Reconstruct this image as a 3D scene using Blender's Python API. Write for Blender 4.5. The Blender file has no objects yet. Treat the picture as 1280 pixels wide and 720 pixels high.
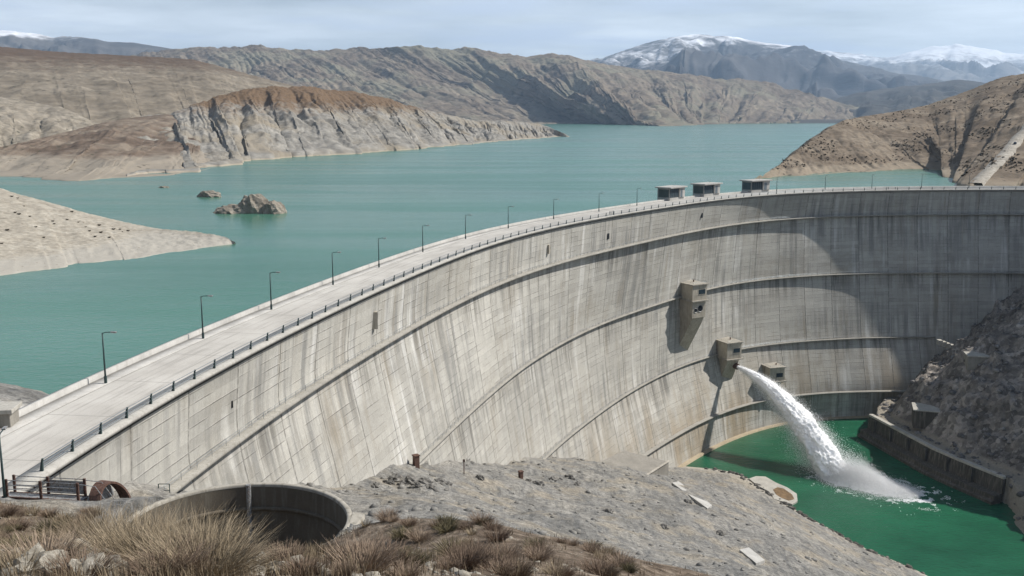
import bpy, bmesh, math, random
import numpy as np
from mathutils import Vector, Matrix
from mathutils.bvhtree import BVHTree

random.seed(7); rng = np.random.default_rng(7)
S = bpy.context.scene
COL = S.collection
R = math.radians

# ------------------------------------------------------------------ camera, sky, sun, exposure
F, CAMZ, HZ = 1250.0, 41.0, 146.0
PITCH = math.atan((360 - HZ) / F)
cam_d = bpy.data.cameras.new("camera"); cam = bpy.data.objects.new("camera", cam_d); COL.objects.link(cam)
cam.location = (0, 0, CAMZ); cam.rotation_euler = (math.pi / 2 - PITCH, 0, 0)
cam_d.sensor_width = 36; cam_d.lens = F / 1280 * 36; cam_d.clip_start = 0.3; cam_d.clip_end = 150000
S.camera = cam

SUN_EL, SUN_AZ = 46.0, 13.5          # azimuth: degrees from +X towards +Y
wd = bpy.data.worlds.new("World"); S.world = wd; wd.use_nodes = True
nt = wd.node_tree; nt.nodes.clear()
def wn(t, **k):
    n = nt.nodes.new(t)
    for a, b in k.items(): setattr(n, a, b)
    return n
sky = wn('ShaderNodeTexSky', sky_type='NISHITA', sun_disc=False)
sky.sun_elevation = R(SUN_EL); sky.sun_rotation = R(90 - SUN_AZ)
sky.air_density = 1.0; sky.dust_density = 0.7; sky.ozone_density = 1.6
gi = wn('ShaderNodeTexCoord'); sep = wn('ShaderNodeSeparateXYZ')
nt.links.new(gi.outputs['Generated'], sep.inputs[0])
zc = wn('ShaderNodeMath', operation='ADD'); zc.inputs[1].default_value = 0.07; nt.links.new(sep.outputs[2], zc.inputs[0])
zm = wn('ShaderNodeMath', operation='MAXIMUM'); zm.inputs[1].default_value = 0.05; nt.links.new(zc.outputs[0], zm.inputs[0])
dx = wn('ShaderNodeMath', operation='DIVIDE'); nt.links.new(sep.outputs[0], dx.inputs[0]); nt.links.new(zm.outputs[0], dx.inputs[1])
dy = wn('ShaderNodeMath', operation='DIVIDE'); nt.links.new(sep.outputs[1], dy.inputs[0]); nt.links.new(zm.outputs[0], dy.inputs[1])
cb = wn('ShaderNodeCombineXYZ'); nt.links.new(dx.outputs[0], cb.inputs[0]); nt.links.new(dy.outputs[0], cb.inputs[1])
n1 = wn('ShaderNodeTexNoise'); n1.inputs['Scale'].default_value = 0.42; n1.inputs['Detail'].default_value = 7; n1.inputs['Roughness'].default_value = 0.58
nt.links.new(cb.outputs[0], n1.inputs['Vector'])
r1 = wn('ShaderNodeValToRGB'); r1.color_ramp.elements[0].position = 0.33; r1.color_ramp.elements[1].position = 0.72
r1.color_ramp.elements[0].color = (0.25,) * 3 + (1,); r1.color_ramp.elements[1].color = (0.92,) * 3 + (1,)
nt.links.new(n1.outputs[0], r1.inputs[0])
vl = wn('ShaderNodeMapRange', interpolation_type='SMOOTHSTEP'); nt.links.new(sep.outputs[2], vl.inputs[0])      # the veil thins out overhead
vl.inputs[1].default_value = 0.07; vl.inputs[2].default_value = 0.19; vl.inputs[3].default_value = 1.0; vl.inputs[4].default_value = 0.03
vm = wn('ShaderNodeMath', operation='MULTIPLY'); nt.links.new(r1.outputs[0], vm.inputs[0]); nt.links.new(vl.outputs[0], vm.inputs[1])
mx = wn('ShaderNodeMix', data_type='RGBA'); nt.links.new(vm.outputs[0], mx.inputs[0]); nt.links.new(sky.outputs[0], mx.inputs[6])
mx.inputs[7].default_value = (22.5, 24.2, 26.0, 1)          # thin bright cloud veil
n2 = wn('ShaderNodeTexNoise'); n2.inputs['Scale'].default_value = 0.85; n2.inputs['Detail'].default_value = 6
mp2 = wn('ShaderNodeMapping'); mp2.inputs['Location'].default_value = (3.1, 1.7, 0); mp2.inputs['Scale'].default_value = (0.8, 1.0, 1)
nt.links.new(cb.outputs[0], mp2.inputs[0]); nt.links.new(mp2.outputs[0], n2.inputs['Vector'])
r2 = wn('ShaderNodeValToRGB'); r2.color_ramp.elements[0].position = 0.47; r2.color_ramp.elements[1].position = 0.62
r2.color_ramp.elements[0].color = (0, 0, 0, 1); r2.color_ramp.elements[1].color = (0.8,) * 3 + (1,)
nt.links.new(n2.outputs[0], r2.inputs[0])
mx2 = wn('ShaderNodeMix', data_type='RGBA'); nt.links.new(r2.outputs[0], mx2.inputs[0]); nt.links.new(mx.outputs[2], mx2.inputs[6])
mx2.inputs[7].default_value = (12.0, 13.8, 16.6, 1)
bg = wn('ShaderNodeBackground'); bg.inputs[1].default_value = 0.05; nt.links.new(mx2.outputs[2], bg.inputs[0])
wo = wn('ShaderNodeOutputWorld'); nt.links.new(bg.outputs[0], wo.inputs[0])

sd = bpy.data.lights.new("sun", 'SUN'); sd.energy = 5.0; sd.angle = R(0.5); sd.color = (1.0, 0.955, 0.89)
so = bpy.data.objects.new("sun", sd); COL.objects.link(so)
sdir = Vector((math.cos(R(SUN_EL)) * math.cos(R(SUN_AZ)), math.cos(R(SUN_EL)) * math.sin(R(SUN_AZ)), math.sin(R(SUN_EL))))
so.rotation_euler = (-sdir).to_track_quat('-Z', 'Y').to_euler(); so.location = (300, 0, 400)
vs = S.view_settings; vs.view_transform = 'Standard'; vs.look = 'None'; vs.gamma = 1; vs.use_curve_mapping = False
vs.exposure = 0.35
S.render.engine = 'CYCLES'; S.cycles.use_denoising = True; S.cycles.max_bounces = 8; S.cycles.volume_bounces = 0
S.cycles.diffuse_bounces = 6; S.cycles.transparent_max_bounces = 24

# ------------------------------------------------------------------ where a sight line of the survey meets the place
def ray(px, py):
    x = (px - 640) / F; y = -(py - 360) / F; c, s = math.cos(PITCH), math.sin(PITCH)
    return (x, c + y * s, -s + y * c)
def at(px, py, Y):
    r = ray(px, py); k = Y / r[1]; return (r[0] * k, Y, CAMZ + r[2] * k)
def on(px, py, z):
    r = ray(px, py); k = (z - CAMZ) / r[2]; return (r[0] * k, r[1] * k, z)
WZ, TZ = -4.5, -125.5                 # reservoir and tail water levels

# ------------------------------------------------------------------ noise
def _h(ix, iy, seed):
    n = (ix.astype(np.int64) * 374761393 + iy.astype(np.int64) * 668265263 + seed * 1274126177) & 0xffffffff
    n = ((n ^ (n >> 13)) * 1274126177) & 0xffffffff
    return (n ^ (n >> 16)) & 0xffffffff
def pn(x, y, seed=0):
    xi = np.floor(x); yi = np.floor(y); fx = x - xi; fy = y - yi
    u = fx * fx * fx * (fx * (fx * 6 - 15) + 10); v = fy * fy * fy * (fy * (fy * 6 - 15) + 10)
    def g(a, b, dx_, dy_):
        an = _h(a, b, seed) / 4294967296.0 * 2 * np.pi
        return np.cos(an) * dx_ + np.sin(an) * dy_
    a = g(xi, yi, fx, fy); b = g(xi + 1, yi, fx - 1, fy); c = g(xi, yi + 1, fx, fy - 1); d = g(xi + 1, yi + 1, fx - 1, fy - 1)
    return ((a * (1 - u) + b * u) * (1 - v) + (c * (1 - u) + d * u) * v) * 1.5
def fbm(x, y, o=5, seed=0, gain=0.5):
    s = np.zeros_like(x); a = 1.0; t = 0
    for k in range(o):
        s = s + a * pn(x * 2 ** k + k * 17.3, y * 2 ** k - k * 9.1, seed + k); t += a; a *= gain
    return s / t
def ridged(x, y, o=5, seed=0, gain=0.5):
    s = np.zeros_like(x); a = 1.0; t = 0; w = 1.0
    for k in range(o):
        n = 1 - np.abs(pn(x * 2.03 ** k + k * 31.7, y * 2.03 ** k + k * 11.9, seed + k)); n = n * n
        s = s + a * n * w; t += a; w = np.clip(n * 1.6, 0, 1); a *= gain
    return s / t
def sst(a, b, x):
    t = np.clip((x - a) / (b - a), 0, 1); return t * t * (3 - 2 * t)

# ------------------------------------------------------------------ mesh helpers
def mesh_obj(name, verts, faces, mat=None, parent=None, smooth=False, uv=None):
    me = bpy.data.meshes.new(name)
    verts = np.asarray(verts, dtype=np.float64)
    if isinstance(faces, np.ndarray):
        n, k = faces.shape
        me.vertices.add(len(verts)); me.vertices.foreach_set('co', verts.ravel().astype(np.float32))
        me.loops.add(n * k); me.loops.foreach_set('vertex_index', faces.ravel().astype(np.int32))
        me.polygons.add(n); me.polygons.foreach_set('loop_start', np.arange(0, n * k, k, dtype=np.int32))
        me.polygons.foreach_set('loop_total', np.full(n, k, dtype=np.int32))
        me.update(calc_edges=True); me.validate()
    else:
        me.from_pydata([tuple(v) for v in verts], [], [tuple(f) for f in faces]); me.update()
    if uv is not None:
        ul = me.uv_layers.new(name='UVMap'); idx = np.zeros(len(me.loops), dtype=np.int32)
        me.loops.foreach_get('vertex_index', idx); ul.data.foreach_set('uv', np.asarray(uv)[idx].ravel().astype(np.float32))
    if smooth: me.polygons.foreach_set('use_smooth', np.ones(len(me.polygons), dtype=bool))
    if mat: me.materials.append(mat)
    o = bpy.data.objects.new(name, me); COL.objects.link(o)
    if parent: o.parent = parent
    return o
def grid_faces(nu, nv, flip=False):
    i = np.arange(nu - 1)[:, None] * nv + np.arange(nv - 1)[None, :]
    f = np.stack([i, i + nv, i + nv + 1, i + 1], -1).reshape(-1, 4)
    return f[:, ::-1].copy() if flip else f
class MB:
    """collects boxes, prisms, tubes into one mesh"""
    def __init__(s): s.v = []; s.f = []
    def add(s, vs, fs):
        n = len(s.v); s.v += [tuple(v) for v in vs]; s.f += [tuple(i + n for i in f) for f in fs]
    def box(s, a, b, M=None):
        x0, y0, z0 = a; x1, y1, z1 = b
        vs = [(x0, y0, z0), (x1, y0, z0), (x1, y1, z0), (x0, y1, z0), (x0, y0, z1), (x1, y0, z1), (x1, y1, z1), (x0, y1, z1)]
        if M is not None: vs = [tuple(M @ Vector(v)) for v in vs]
        s.add(vs, [(0, 3, 2, 1), (4, 5, 6, 7), (0, 1, 5, 4), (1, 2, 6, 5), (2, 3, 7, 6), (3, 0, 4, 7)])
    def prism(s, poly, z0, z1, M=None):
        n = len(poly); vs = [(x, y, z0) for x, y in poly] + [(x, y, z1) for x, y in poly]
        if M is not None: vs = [tuple(M @ Vector(v)) for v in vs]
        s.add(vs, [tuple(range(n))[::-1], tuple(range(n, 2 * n))] + [(i, (i + 1) % n, n + (i + 1) % n, n + i) for i in range(n)])
    def tube(s, pts, r, n=6, r2=None):
        pts = [Vector(p) for p in pts]; m = len(pts); rings = []; base = len(s.v)
        for i, p in enumerate(pts):
            d = (pts[min(i + 1, m - 1)] - pts[max(i - 1, 0)]).normalized()
            a = d.cross(Vector((0, 0, 1)));  a = Vector((1, 0, 0)) if a.length < 1e-3 else a.normalized()
            b = d.cross(a); rr = r if r2 is None else r + (r2 - r) * i / (m - 1)
            for k in range(n):
                t = 2 * math.pi * k / n; s.v.append(tuple(p + a * (rr * math.cos(t)) + b * (rr * math.sin(t))))
        for i in range(m - 1):
            for k in range(n):
                s.f.append((base + i * n + k, base + i * n + (k + 1) % n, base + (i + 1) * n + (k + 1) % n, base + (i + 1) * n + k))
        s.f.append(tuple(base + k for k in range(n))[::-1]); s.f.append(tuple(base + (m - 1) * n + k for k in range(n)))
    def build(s, name, mat, parent=None, bevel=0, smooth=False):
        o = mesh_obj(name, s.v, s.f, mat, parent, smooth)
        bm = bmesh.new(); bm.from_mesh(o.data); bmesh.ops.recalc_face_normals(bm, faces=bm.faces); bm.to_mesh(o.data); bm.free()
        if bevel:
            b = o.modifiers.new('bevel', 'BEVEL'); b.width = bevel; b.segments = 2; b.limit_method = 'ANGLE'
        return o
def tag(o, label=None, cat=None, group=None, kind=None):
    if label: o['label'] = label
    if cat: o['category'] = cat
    if group: o['group'] = group
    if kind: o['kind'] = kind
    return o
def empty(name, loc=(0, 0, 0), rz=0):
    o = bpy.data.objects.new(name, None); COL.objects.link(o); o.location = loc; o.rotation_euler = (0, 0, rz); o.empty_display_size = 0.3
    return o
def copy_tree(o, parent=None):
    c = o.copy(); COL.objects.link(c)
    if parent: c.parent = parent
    for ch in list(o.children): copy_tree(ch, c)
    return c

# ------------------------------------------------------------------ material helpers
class NT:
    def __init__(s, name, rough=0.9, spec=0.2):
        s.m = bpy.data.materials.new(name); s.m.use_nodes = True; s.t = s.m.node_tree; s.t.nodes.clear()
        s.b = s.n('ShaderNodeBsdfPrincipled'); s.o = s.n('ShaderNodeOutputMaterial'); s.l(s.b.outputs[0], s.o.inputs[0])
        s.b.inputs['Roughness'].default_value = rough; s.b.inputs['Specular IOR Level'].default_value = spec
        s._tc = None
    def n(s, t, **k):
        x = s.t.nodes.new(t)
        for a, b in k.items(): setattr(x, a, b)
        return x
    def l(s, a, b): s.t.links.new(a, b)
    def put(s, sock, v):
        if hasattr(v, 'is_linked') or hasattr(v, 'links'): s.l(v, sock)
        elif isinstance(v, (tuple, list)) and len(v) == 3 and sock.type == 'RGBA': sock.default_value = (*v, 1)
        else: sock.default_value = v
    def co(s, which='Object'):
        if s._tc is None: s._tc = s.n('ShaderNodeTexCoord')
        return s._tc.outputs[which]
    def pos(s): return s.n('ShaderNodeNewGeometry').outputs['Position']
    def map(s, v, scale=(1, 1, 1), loc=(0, 0, 0), rot=(0, 0, 0)):
        m = s.n('ShaderNodeMapping'); s.l(v, m.inputs[0]); m.inputs['Scale'].default_value = scale; m.inputs['Location'].default_value = loc
        m.inputs['Rotation'].default_value = rot; return m.outputs[0]
    def noise(s, v, scale=1, detail=4, rough=0.55, dist=0.0):
        x = s.n('ShaderNodeTexNoise'); s.l(v, x.inputs['Vector']); x.inputs['Scale'].default_value = scale; x.inputs['Detail'].default_value = detail
        x.inputs['Roughness'].default_value = rough; x.inputs['Distortion'].default_value = dist; return x.outputs[0]
    def voro(s, v, scale=1, feature='F1', out='Distance', rnd=1.0):
        x = s.n('ShaderNodeTexVoronoi', feature=feature); s.l(v, x.inputs['Vector']); x.inputs['Scale'].default_value = scale
        x.inputs['Randomness'].default_value = rnd; return x.outputs[out]
    def white(s, v):
        x = s.n('ShaderNodeTexWhiteNoise', noise_dimensions='3D'); s.l(v, x.inputs[0]); return x.outputs['Value']
    def ma(s, op, a, b=0.0, c=0.0, clamp=False):
        x = s.n('ShaderNodeMath', operation=op); x.use_clamp = clamp
        for i, q in enumerate((a, b, c)): s.put(x.inputs[i], q)
        return x.outputs[0]
    def sepx(s, v): x = s.n('ShaderNodeSeparateXYZ'); s.l(v, x.inputs[0]); return x.outputs
    def comb(s, a, b, c=0.0):
        x = s.n('ShaderNodeCombineXYZ')
        for i, q in enumerate((a, b, c)): s.put(x.inputs[i], q)
        return x.outputs[0]
    def ss(s, v, a, b, lo=0.0, hi=1.0):
        x = s.n('ShaderNodeMapRange', interpolation_type='SMOOTHSTEP'); s.put(x.inputs[0], v)
        x.inputs[1].default_value = a; x.inputs[2].default_value = b; x.inputs[3].default_value = lo; x.inputs[4].default_value = hi; return x.outputs[0]
    def mix(s, f, a, b, mode='MIX'):
        x = s.n('ShaderNodeMix', data_type='RGBA', blend_type=mode); s.put(x.inputs[0], f); s.put(x.inputs[6], a); s.put(x.inputs[7], b); return x.outputs[2]
    def ramp(s, v, stops):
        x = s.n('ShaderNodeValToRGB'); s.l(v, x.inputs[0]); e = x.color_ramp.elements
        while len(e) < len(stops): e.new(0.5)
        for el, (p, c) in zip(e, stops): el.position = p; el.color = (*c, 1)
        return x.outputs[0]
    def bump(s, h, strength=0.5, dist=1.0):
        x = s.n('ShaderNodeBump'); s.l(h, x.inputs['Height']); x.inputs['Strength'].default_value = strength; x.inputs['Distance'].default_value = dist
        s.l(x.outputs[0], s.b.inputs['Normal']); return x
    def done(s, col): s.put(s.b.inputs['Base Color'], col); return s.m

def simple(name, col, rough=0.7, metal=0.0, var=0.25, scale=3.0, spec=0.3, rust=None):
    m = NT(name, rough, spec); m.b.inputs['Metallic'].default_value = metal
    n = m.noise(m.co(), scale, 5); lo = tuple(c * (1 - var) for c in col); hi = tuple(min(1, c * (1 + var)) for c in col)
    c = m.ramp(n, [(0.3, lo), (0.7, hi)])
    if rust: c = m.mix(m.ss(m.noise(m.co(), scale * 2.3, 6), 0.5, 0.66), c, rust)
    return m.done(c)

def concrete_wall(name, lift=1.9, joint=18.0, base=(0.385, 0.37, 0.333), dark=1.0):
    """mass concrete: UV u = metres along the wall, v = elevation in metres"""
    m = NT(name, 0.92, 0.15); uv = m.co('UV'); X = m.sepx(uv); u, v = X[0], X[1]
    # poured blocks: each lift of each monolith a little different
    bu = m.ma('FLOOR', m.ma('DIVIDE', u, joint)); bv = m.ma('FLOOR', m.ma('DIVIDE', v, lift))
    blk = m.white(m.comb(bu, bv, 3.0)); blk2 = m.white(m.comb(bu, 1.0, 7.0))
    pu = m.ma('FLOOR', m.ma('DIVIDE', u, joint / 6)); pan = m.white(m.comb(pu, bv, 5.0))
    big = m.noise(m.map(uv, (0.012, 0.02, 1)), 1, 6, 0.6)
    col = m.ramp(big, [(0.25, tuple(c * 0.80 for c in base)), (0.5, base), (0.75, tuple(min(1, c * 1.12) for c in base))])
    val = m.ma('ADD', m.ma('MULTIPLY', blk, 0.17), m.ma('MULTIPLY', blk2, 0.13)); val = m.ma('ADD', val, m.ma('MULTIPLY', pan, 0.09)); val = m.ma('ADD', val, 0.81)
    col = m.mix(1.0, col, m.comb(val, val, val), 'MULTIPLY')
    # ochre and grey runs down the face
    st = m.noise(m.map(uv, (0.16, 0.012, 1)), 1, 7, 0.62); msk = m.noise(m.map(uv, (0.03, 0.03, 1), (5, 2, 0)), 1, 4)
    k = m.ma('MULTIPLY', m.ss(st, 0.48, 0.70), m.ss(msk, 0.40, 0.62)); col = m.mix(m.ma('MULTIPLY', k, 0.75), col, (0.23 * dark, 0.195 * dark, 0.145 * dark))
    st2 = m.noise(m.map(uv, (0.33, 0.016, 1), (9, 4, 0)), 1, 7, 0.6); msk2 = m.noise(m.map(uv, (0.022, 0.03, 1), (1, 8, 0)), 1, 4)
    k2 = m.ma('MULTIPLY', m.ss(st2, 0.44, 0.64), m.ss(msk2, 0.38, 0.60)); col = m.mix(m.ma('MULTIPLY', k2, 0.62), col, (0.155, 0.155, 0.15))
    st3 = m.noise(m.map(uv, (0.22, 0.014, 1), (4, 14, 0)), 1, 6, 0.6); msk3 = m.noise(m.map(uv, (0.02, 0.03, 1), (11, 3, 0)), 1, 4)
    k3 = m.ma('MULTIPLY', m.ss(st3, 0.50, 0.66), m.ss(msk3, 0.45, 0.62)); col = m.mix(m.ma('MULTIPLY', k3, 0.7), col, (0.62, 0.61, 0.58))
    oc = m.ma('MULTIPLY', m.ss(v, -70, -122), m.ss(m.noise(m.map(uv, (0.05, 0.02, 1), (2, 9, 0)), 1, 6, 0.6), 0.40, 0.62)); col = m.mix(m.ma('MULTIPLY', oc, 0.8), col, (0.27, 0.215, 0.145))
    bl = m.noise(m.map(uv, (0.028, 0.035, 1), (6, 1, 0)), 1, 7, 0.7); col = m.mix(m.ss(bl, 0.5, 0.72, 0, 0.5), col, (0.26, 0.235, 0.19))
    # dark seepage runs hanging from each walkway ledge
    for q_, zl in enumerate((-14.0, -46.5, -82.0, -110.0)):
        rn = m.noise(m.map(uv, (0.42, 0.03, 1), (q_ * 7.3, q_ * 3.1, 0)), 1, 6, 0.62); wd_ = m.noise(m.map(uv, (0.035, 0.0, 1), (q_ * 5.1, 1, 0)), 1, 3)
        fall_ = m.ma('MULTIPLY', m.ss(v, zl - 17, zl - 1.0), m.ss(v, zl + 0.6, zl + 0.2)); k4 = m.ma('MULTIPLY', fall_, m.ma('MULTIPLY', m.ss(rn, 0.45, 0.62), m.ss(wd_, 0.38, 0.58)))
        col = m.mix(m.ma('MULTIPLY', k4, 0.75), col, (0.115, 0.108, 0.095))
    # joints and lift lines, broken up by noise
    wob = m.noise(m.map(uv, (0.6, 0.6, 1)), 1, 4)
    fj = m.ma('ABSOLUTE', m.ma('SUBTRACT', m.ma('FRACT', m.ma('DIVIDE', u, joint)), 0.5)); lj = m.ss(fj, 0.482, 0.494)
    fl = m.ma('ABSOLUTE', m.ma('SUBTRACT', m.ma('FRACT', m.ma('DIVIDE', v, lift)), 0.5)); ll = m.ma('MULTIPLY', m.ss(fl, 0.42, 0.48), m.ss(m.noise(m.map(uv, (0.09, 0.5, 1)), 1, 4), 0.42, 0.62))
    fp = m.ma('ABSOLUTE', m.ma('SUBTRACT', m.ma('FRACT', m.ma('DIVIDE', u, joint / 6)), 0.5)); lp = m.ma('MULTIPLY', m.ss(fp, 0.45, 0.49), m.ss(m.noise(m.map(uv, (0.2, 0.09, 1), (7, 7, 0)), 1, 3), 0.52, 0.66))
    ln = m.ma('MAXIMUM', m.ma('MULTIPLY', lj, 0.75), m.ma('MAXIMUM', m.ma('MULTIPLY', ll, 0.62), m.ma('MULTIPLY', lp, 0.48)))
    col = m.mix(m.ma('MULTIPLY', ln, m.ss(wob, 0.25, 0.6)), col, (0.11, 0.105, 0.095))
    gr = m.noise(m.map(uv, (1.3, 1.3, 1)), 1, 6, 0.7); g = m.ma('ADD', m.ma('MULTIPLY', gr, 0.5), 0.75); col = m.mix(1.0, col, m.comb(g, g, g), 'MULTIPLY')
    m.bump(m.ma('SUBTRACT', m.ma('MULTIPLY', gr, 0.4), ln), 0.5, 0.25)
    return m.done(col)

def concrete(name, base=(0.44, 0.425, 0.39), stain=0.5, scale=1.0):
    m = NT(name, 0.9, 0.2); p = m.co()
    a = m.noise(p, 0.25 * scale, 6, 0.65); b = m.noise(m.map(p, (2.2 * scale, 2.2 * scale, 0.25 * scale)), 1, 6, 0.6)
    col = m.ramp(a, [(0.3, tuple(c * 0.72 for c in base)), (0.6, base), (0.8, tuple(min(1, c * 1.1) for c in base))])
    col = m.mix(m.ma('MULTIPLY', m.ss(b, 0.45, 0.72), stain), col, (0.17, 0.155, 0.125))
    g = m.noise(p, 6 * scale, 5, 0.7); gv = m.ma('ADD', m.ma('MULTIPLY', g, 0.45), 0.78)
    col = m.mix(1.0, col, m.comb(gv, gv, gv), 'MULTIPLY'); m.bump(g, 0.35, 0.05)
    return m.done(col)

def hill_mat(name, lo, mid, hi, sc=1.0, cap=None, ring=None, shrub=None, snow=None, bumpd=4.0, tint=None):
    """dry hillside: sc = metres of one patch; cap = (z0, z1, colour); ring = (height, colour) bleached band above the water;
    shrub = (spacing m, size 0..0.5, colour); snow = (z0, z1)"""
    m = NT(name, 0.95, 0.08); p = m.co(); X = m.sepx(p); z = X[2]
    a = m.noise(p, 1.0 / sc, 7, 0.62, 0.4); b = m.noise(m.map(p, (1, 1, 2.2)), 3.7 / sc, 6, 0.65)
    col = m.ramp(a, [(0.30, lo), (0.5, mid), (0.68, hi)])
    gv = m.ma('ADD', m.ma('MULTIPLY', b, 1.5), 0.25); col = m.mix(1.0, col, m.comb(gv, gv, gv), 'MULTIPLY')
    if tint: col = m.mix(m.ss(m.noise(p, 0.45 / sc, 4), 0.45, 0.65), col, tint)
    w = m.ma('MULTIPLY', m.ma('SUBTRACT', m.noise(p, 2.0 / sc, 5, 0.65), 0.5), 2.0)
    if cap:
        zz = m.ma('ADD', z, m.ma('MULTIPLY', w, (cap[1] - cap[0]) * 1.1)); cc = m.mix(b, tuple(c * 0.75 for c in cap[2]), tuple(c * 1.3 for c in cap[2])); col = m.mix(m.ss(zz, cap[0], cap[1]), col, cc)
    if ring:
        zz = m.ma('ADD', z, m.ma('MULTIPLY', w, ring[0] * 0.35)); col = m.mix(m.ss(zz, WZ + ring[0] * 0.6, WZ + ring[0], 0.8, 0.0), col, ring[1])
    if shrub:
        d = m.voro(p, 1.0 / shrub[0]); k = m.ss(d, shrub[1] * 0.6, shrub[1], 1, 0); dens = m.ss(m.noise(p, 0.13 / shrub[0], 4), 0.42, 0.6)
        col = m.mix(m.ma('MULTIPLY', m.ma('MULTIPLY', k, dens), 0.85), col, shrub[2])
    if snow:
        g = m.n('ShaderNodeNewGeometry'); nz = m.sepx(g.outputs['Normal'])[2]
        big = m.ma('SUBTRACT', m.noise(p, 0.55 / sc, 8, 0.72), 0.5)
        zz = m.ma('ADD', z, m.ma('MULTIPLY', big, (snow[1] - snow[0]) * 4.4)); fine = m.ma('SUBTRACT', m.noise(m.map(p, (1, 1, 3)), 6.0 / sc, 6, 0.75), 0.5)
        zz = m.ma('ADD', zz, m.ma('MULTIPLY', fine, (snow[1] - snow[0]) * 1.8))
        k = m.ma('MULTIPLY', m.ss(zz, snow[0], snow[1]), m.ss(nz, 0.35, 0.75, 0.35, 1.0)); col = m.mix(k, col, (0.86, 0.88, 0.92))
    m.bump(b, 0.6, bumpd)
    return m.done(col)

# materials
M_face = concrete_wall('dam_concrete')
M_crest = concrete('crest_concrete', (0.42, 0.407, 0.38), 0.25, 0.5)
M_ledge = concrete('ledge_concrete', (0.42, 0.40, 0.355), 0.5)
M_ledgetop = concrete('ledge_top_concrete', (0.31, 0.295, 0.26), 0.6)
M_berm = concrete('berm_concrete', (0.37, 0.305, 0.21), 0.5)
M_fascia = concrete('fascia_concrete', (0.40, 0.385, 0.35), 0.45, 0.8)
M_house = concrete('outlet_concrete', (0.43, 0.39, 0.32), 0.55, 0.8)
M_gate = concrete('gatehouse_concrete', (0.27, 0.27, 0.262), 0.4, 0.6)
M_ring = concrete('shaft_concrete', (0.38, 0.352, 0.30), 0.85, 0.7)
M_block = concrete('block_concrete', (0.27, 0.252, 0.22), 0.6, 0.7)
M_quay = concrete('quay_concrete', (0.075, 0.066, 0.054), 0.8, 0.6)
M_dark = simple('dark_opening', (0.012, 0.014, 0.017), 0.5, 0, 0.2, 1)
M_glass = simple('dark_glazing', (0.03, 0.045, 0.055), 0.18, 0, 0.2, 0.5, 0.5)
M_paintm = simple('dark_green_paint', (0.028, 0.05, 0.05), 0.5, 0.0, 0.3, 5)
M_rail = simple('grey_rail_steel', (0.16, 0.19, 0.21), 0.45, 0.5, 0.3, 6)
M_galv = simple('weathered_steel', (0.30, 0.31, 0.31), 0.55, 0.4, 0.35, 3, 0.4, (0.16, 0.085, 0.05))
M_rust = simple('rusted_steel', (0.105, 0.06, 0.045), 0.85, 0.1, 0.5, 4)
M_lampglass = simple('lamp_lens', (0.6, 0.62, 0.62), 0.3, 0, 0.1)

# ------------------------------------------------------------------ the dam's plan: crest curve and the five lower arches
DC = np.array([215.0, 290.0])
TH = np.arange(65, 226, 5.0)
R0 = np.array([299.5, 298.0, 294.6, 287.9, 283.1, 278.9, 274.1, 268.4, 261.5, 253.6, 245.4, 237.5, 230.5, 224.8, 220.7, 218.1, 216.8, 216.6, 217.5, 219.1, 221.6, 224.8, 229.0, 234.3, 241.1, 249.8, 260.8, 274.3, 290.7, 309.9, 331.4, 353.4, 375.4])
L1 = np.interp(TH, [65, 85, 97, 109, 120, 141, 172, 201, 225], [0, 0.5, 2.5, 3, 1.5, -0.3, 0, 0.5, -1.5])
L2 = np.interp(TH, [65, 75, 84, 98, 106, 112, 117, 125, 143, 161, 176, 190, 225], [-14, -12, -9, -1.5, 3, 6, 6.5, 5, 4, -1.6, -5.2, -6.2, -7])
L3 = np.interp(TH, [65, 84, 94, 100, 106, 110, 117, 125, 134, 153, 165, 185, 225], [-24, -17, -12, -8, -2, 1.6, 4.8, 5, 3.1, -5, -8.3, -13, -15])
L4 = np.interp(TH, [65, 90, 98, 103, 109, 114, 123, 135, 150, 225], [-40, -28, -19, -13.5, -8.4, -6.7, -5.8, -6.8, -10, -16])
L5 = np.interp(TH, [65, 95, 100, 106, 112, 120, 128, 145, 225], [-38, -22, -15, -11, -9.5, -9, -9, -12, -20])
LZ = np.array([-1.3, -14.0, -46.5, -82.0, -110.0, -124.0, -146.0])
OFF = np.stack([L1 * 0 - 0.9, L1, L2, L3, L4, L5, L5 - 3], 1)

def smooth_interp(x, xp, fp):
    return np.interp(x, xp, fp)
NTH = 360
th = np.linspace(218, 66, NTH); thr = np.radians(th)
def box(a, w):
    k = np.ones(w) / w; p = np.pad(a, (w // 2, w // 2), mode='edge'); return np.convolve(p, k, 'valid')[:len(a)]
def tab(arr, w=19):
    x = np.interp(th, TH, arr); e = box(x, w); e = box(e, w); return e
r0 = tab(R0, 9)
offs = np.stack([tab(OFF[:, k]) for k in range(7)], 1)
crest = DC + np.stack([np.cos(thr) * r0, np.sin(thr) * r0], 1)
seg = np.hypot(*np.diff(crest, axis=0).T); arc = np.r_[0, np.cumsum(seg)]
tan = np.gradient(crest, axis=0); tan /= np.hypot(tan[:, 0], tan[:, 1])[:, None]
nrm = np.stack([tan[:, 1], -tan[:, 0]], 1)                 # downstream
def crest_at(s, off=0.0):
    p = np.array([np.interp(s, arc, crest[:, 0]), np.interp(s, arc, crest[:, 1])])
    t = np.array([np.interp(s, arc, tan[:, 0]), np.interp(s, arc, tan[:, 1])]); t /= np.hypot(*t)
    n = np.array([t[1], -t[0]]); return p + n * off, t, n
def crest_s(x, y):
    d = np.hypot(crest[:, 0] - x, crest[:, 1] - y); i = int(np.argmin(d)); return float(arc[i])
def face_r(theta, z):
    o = [float(np.interp(-theta, -th, offs[:, k])) for k in range(7)]
    return float(np.interp(-theta, -th, r0)) + float(np.interp(-z, -LZ, o))
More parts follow.
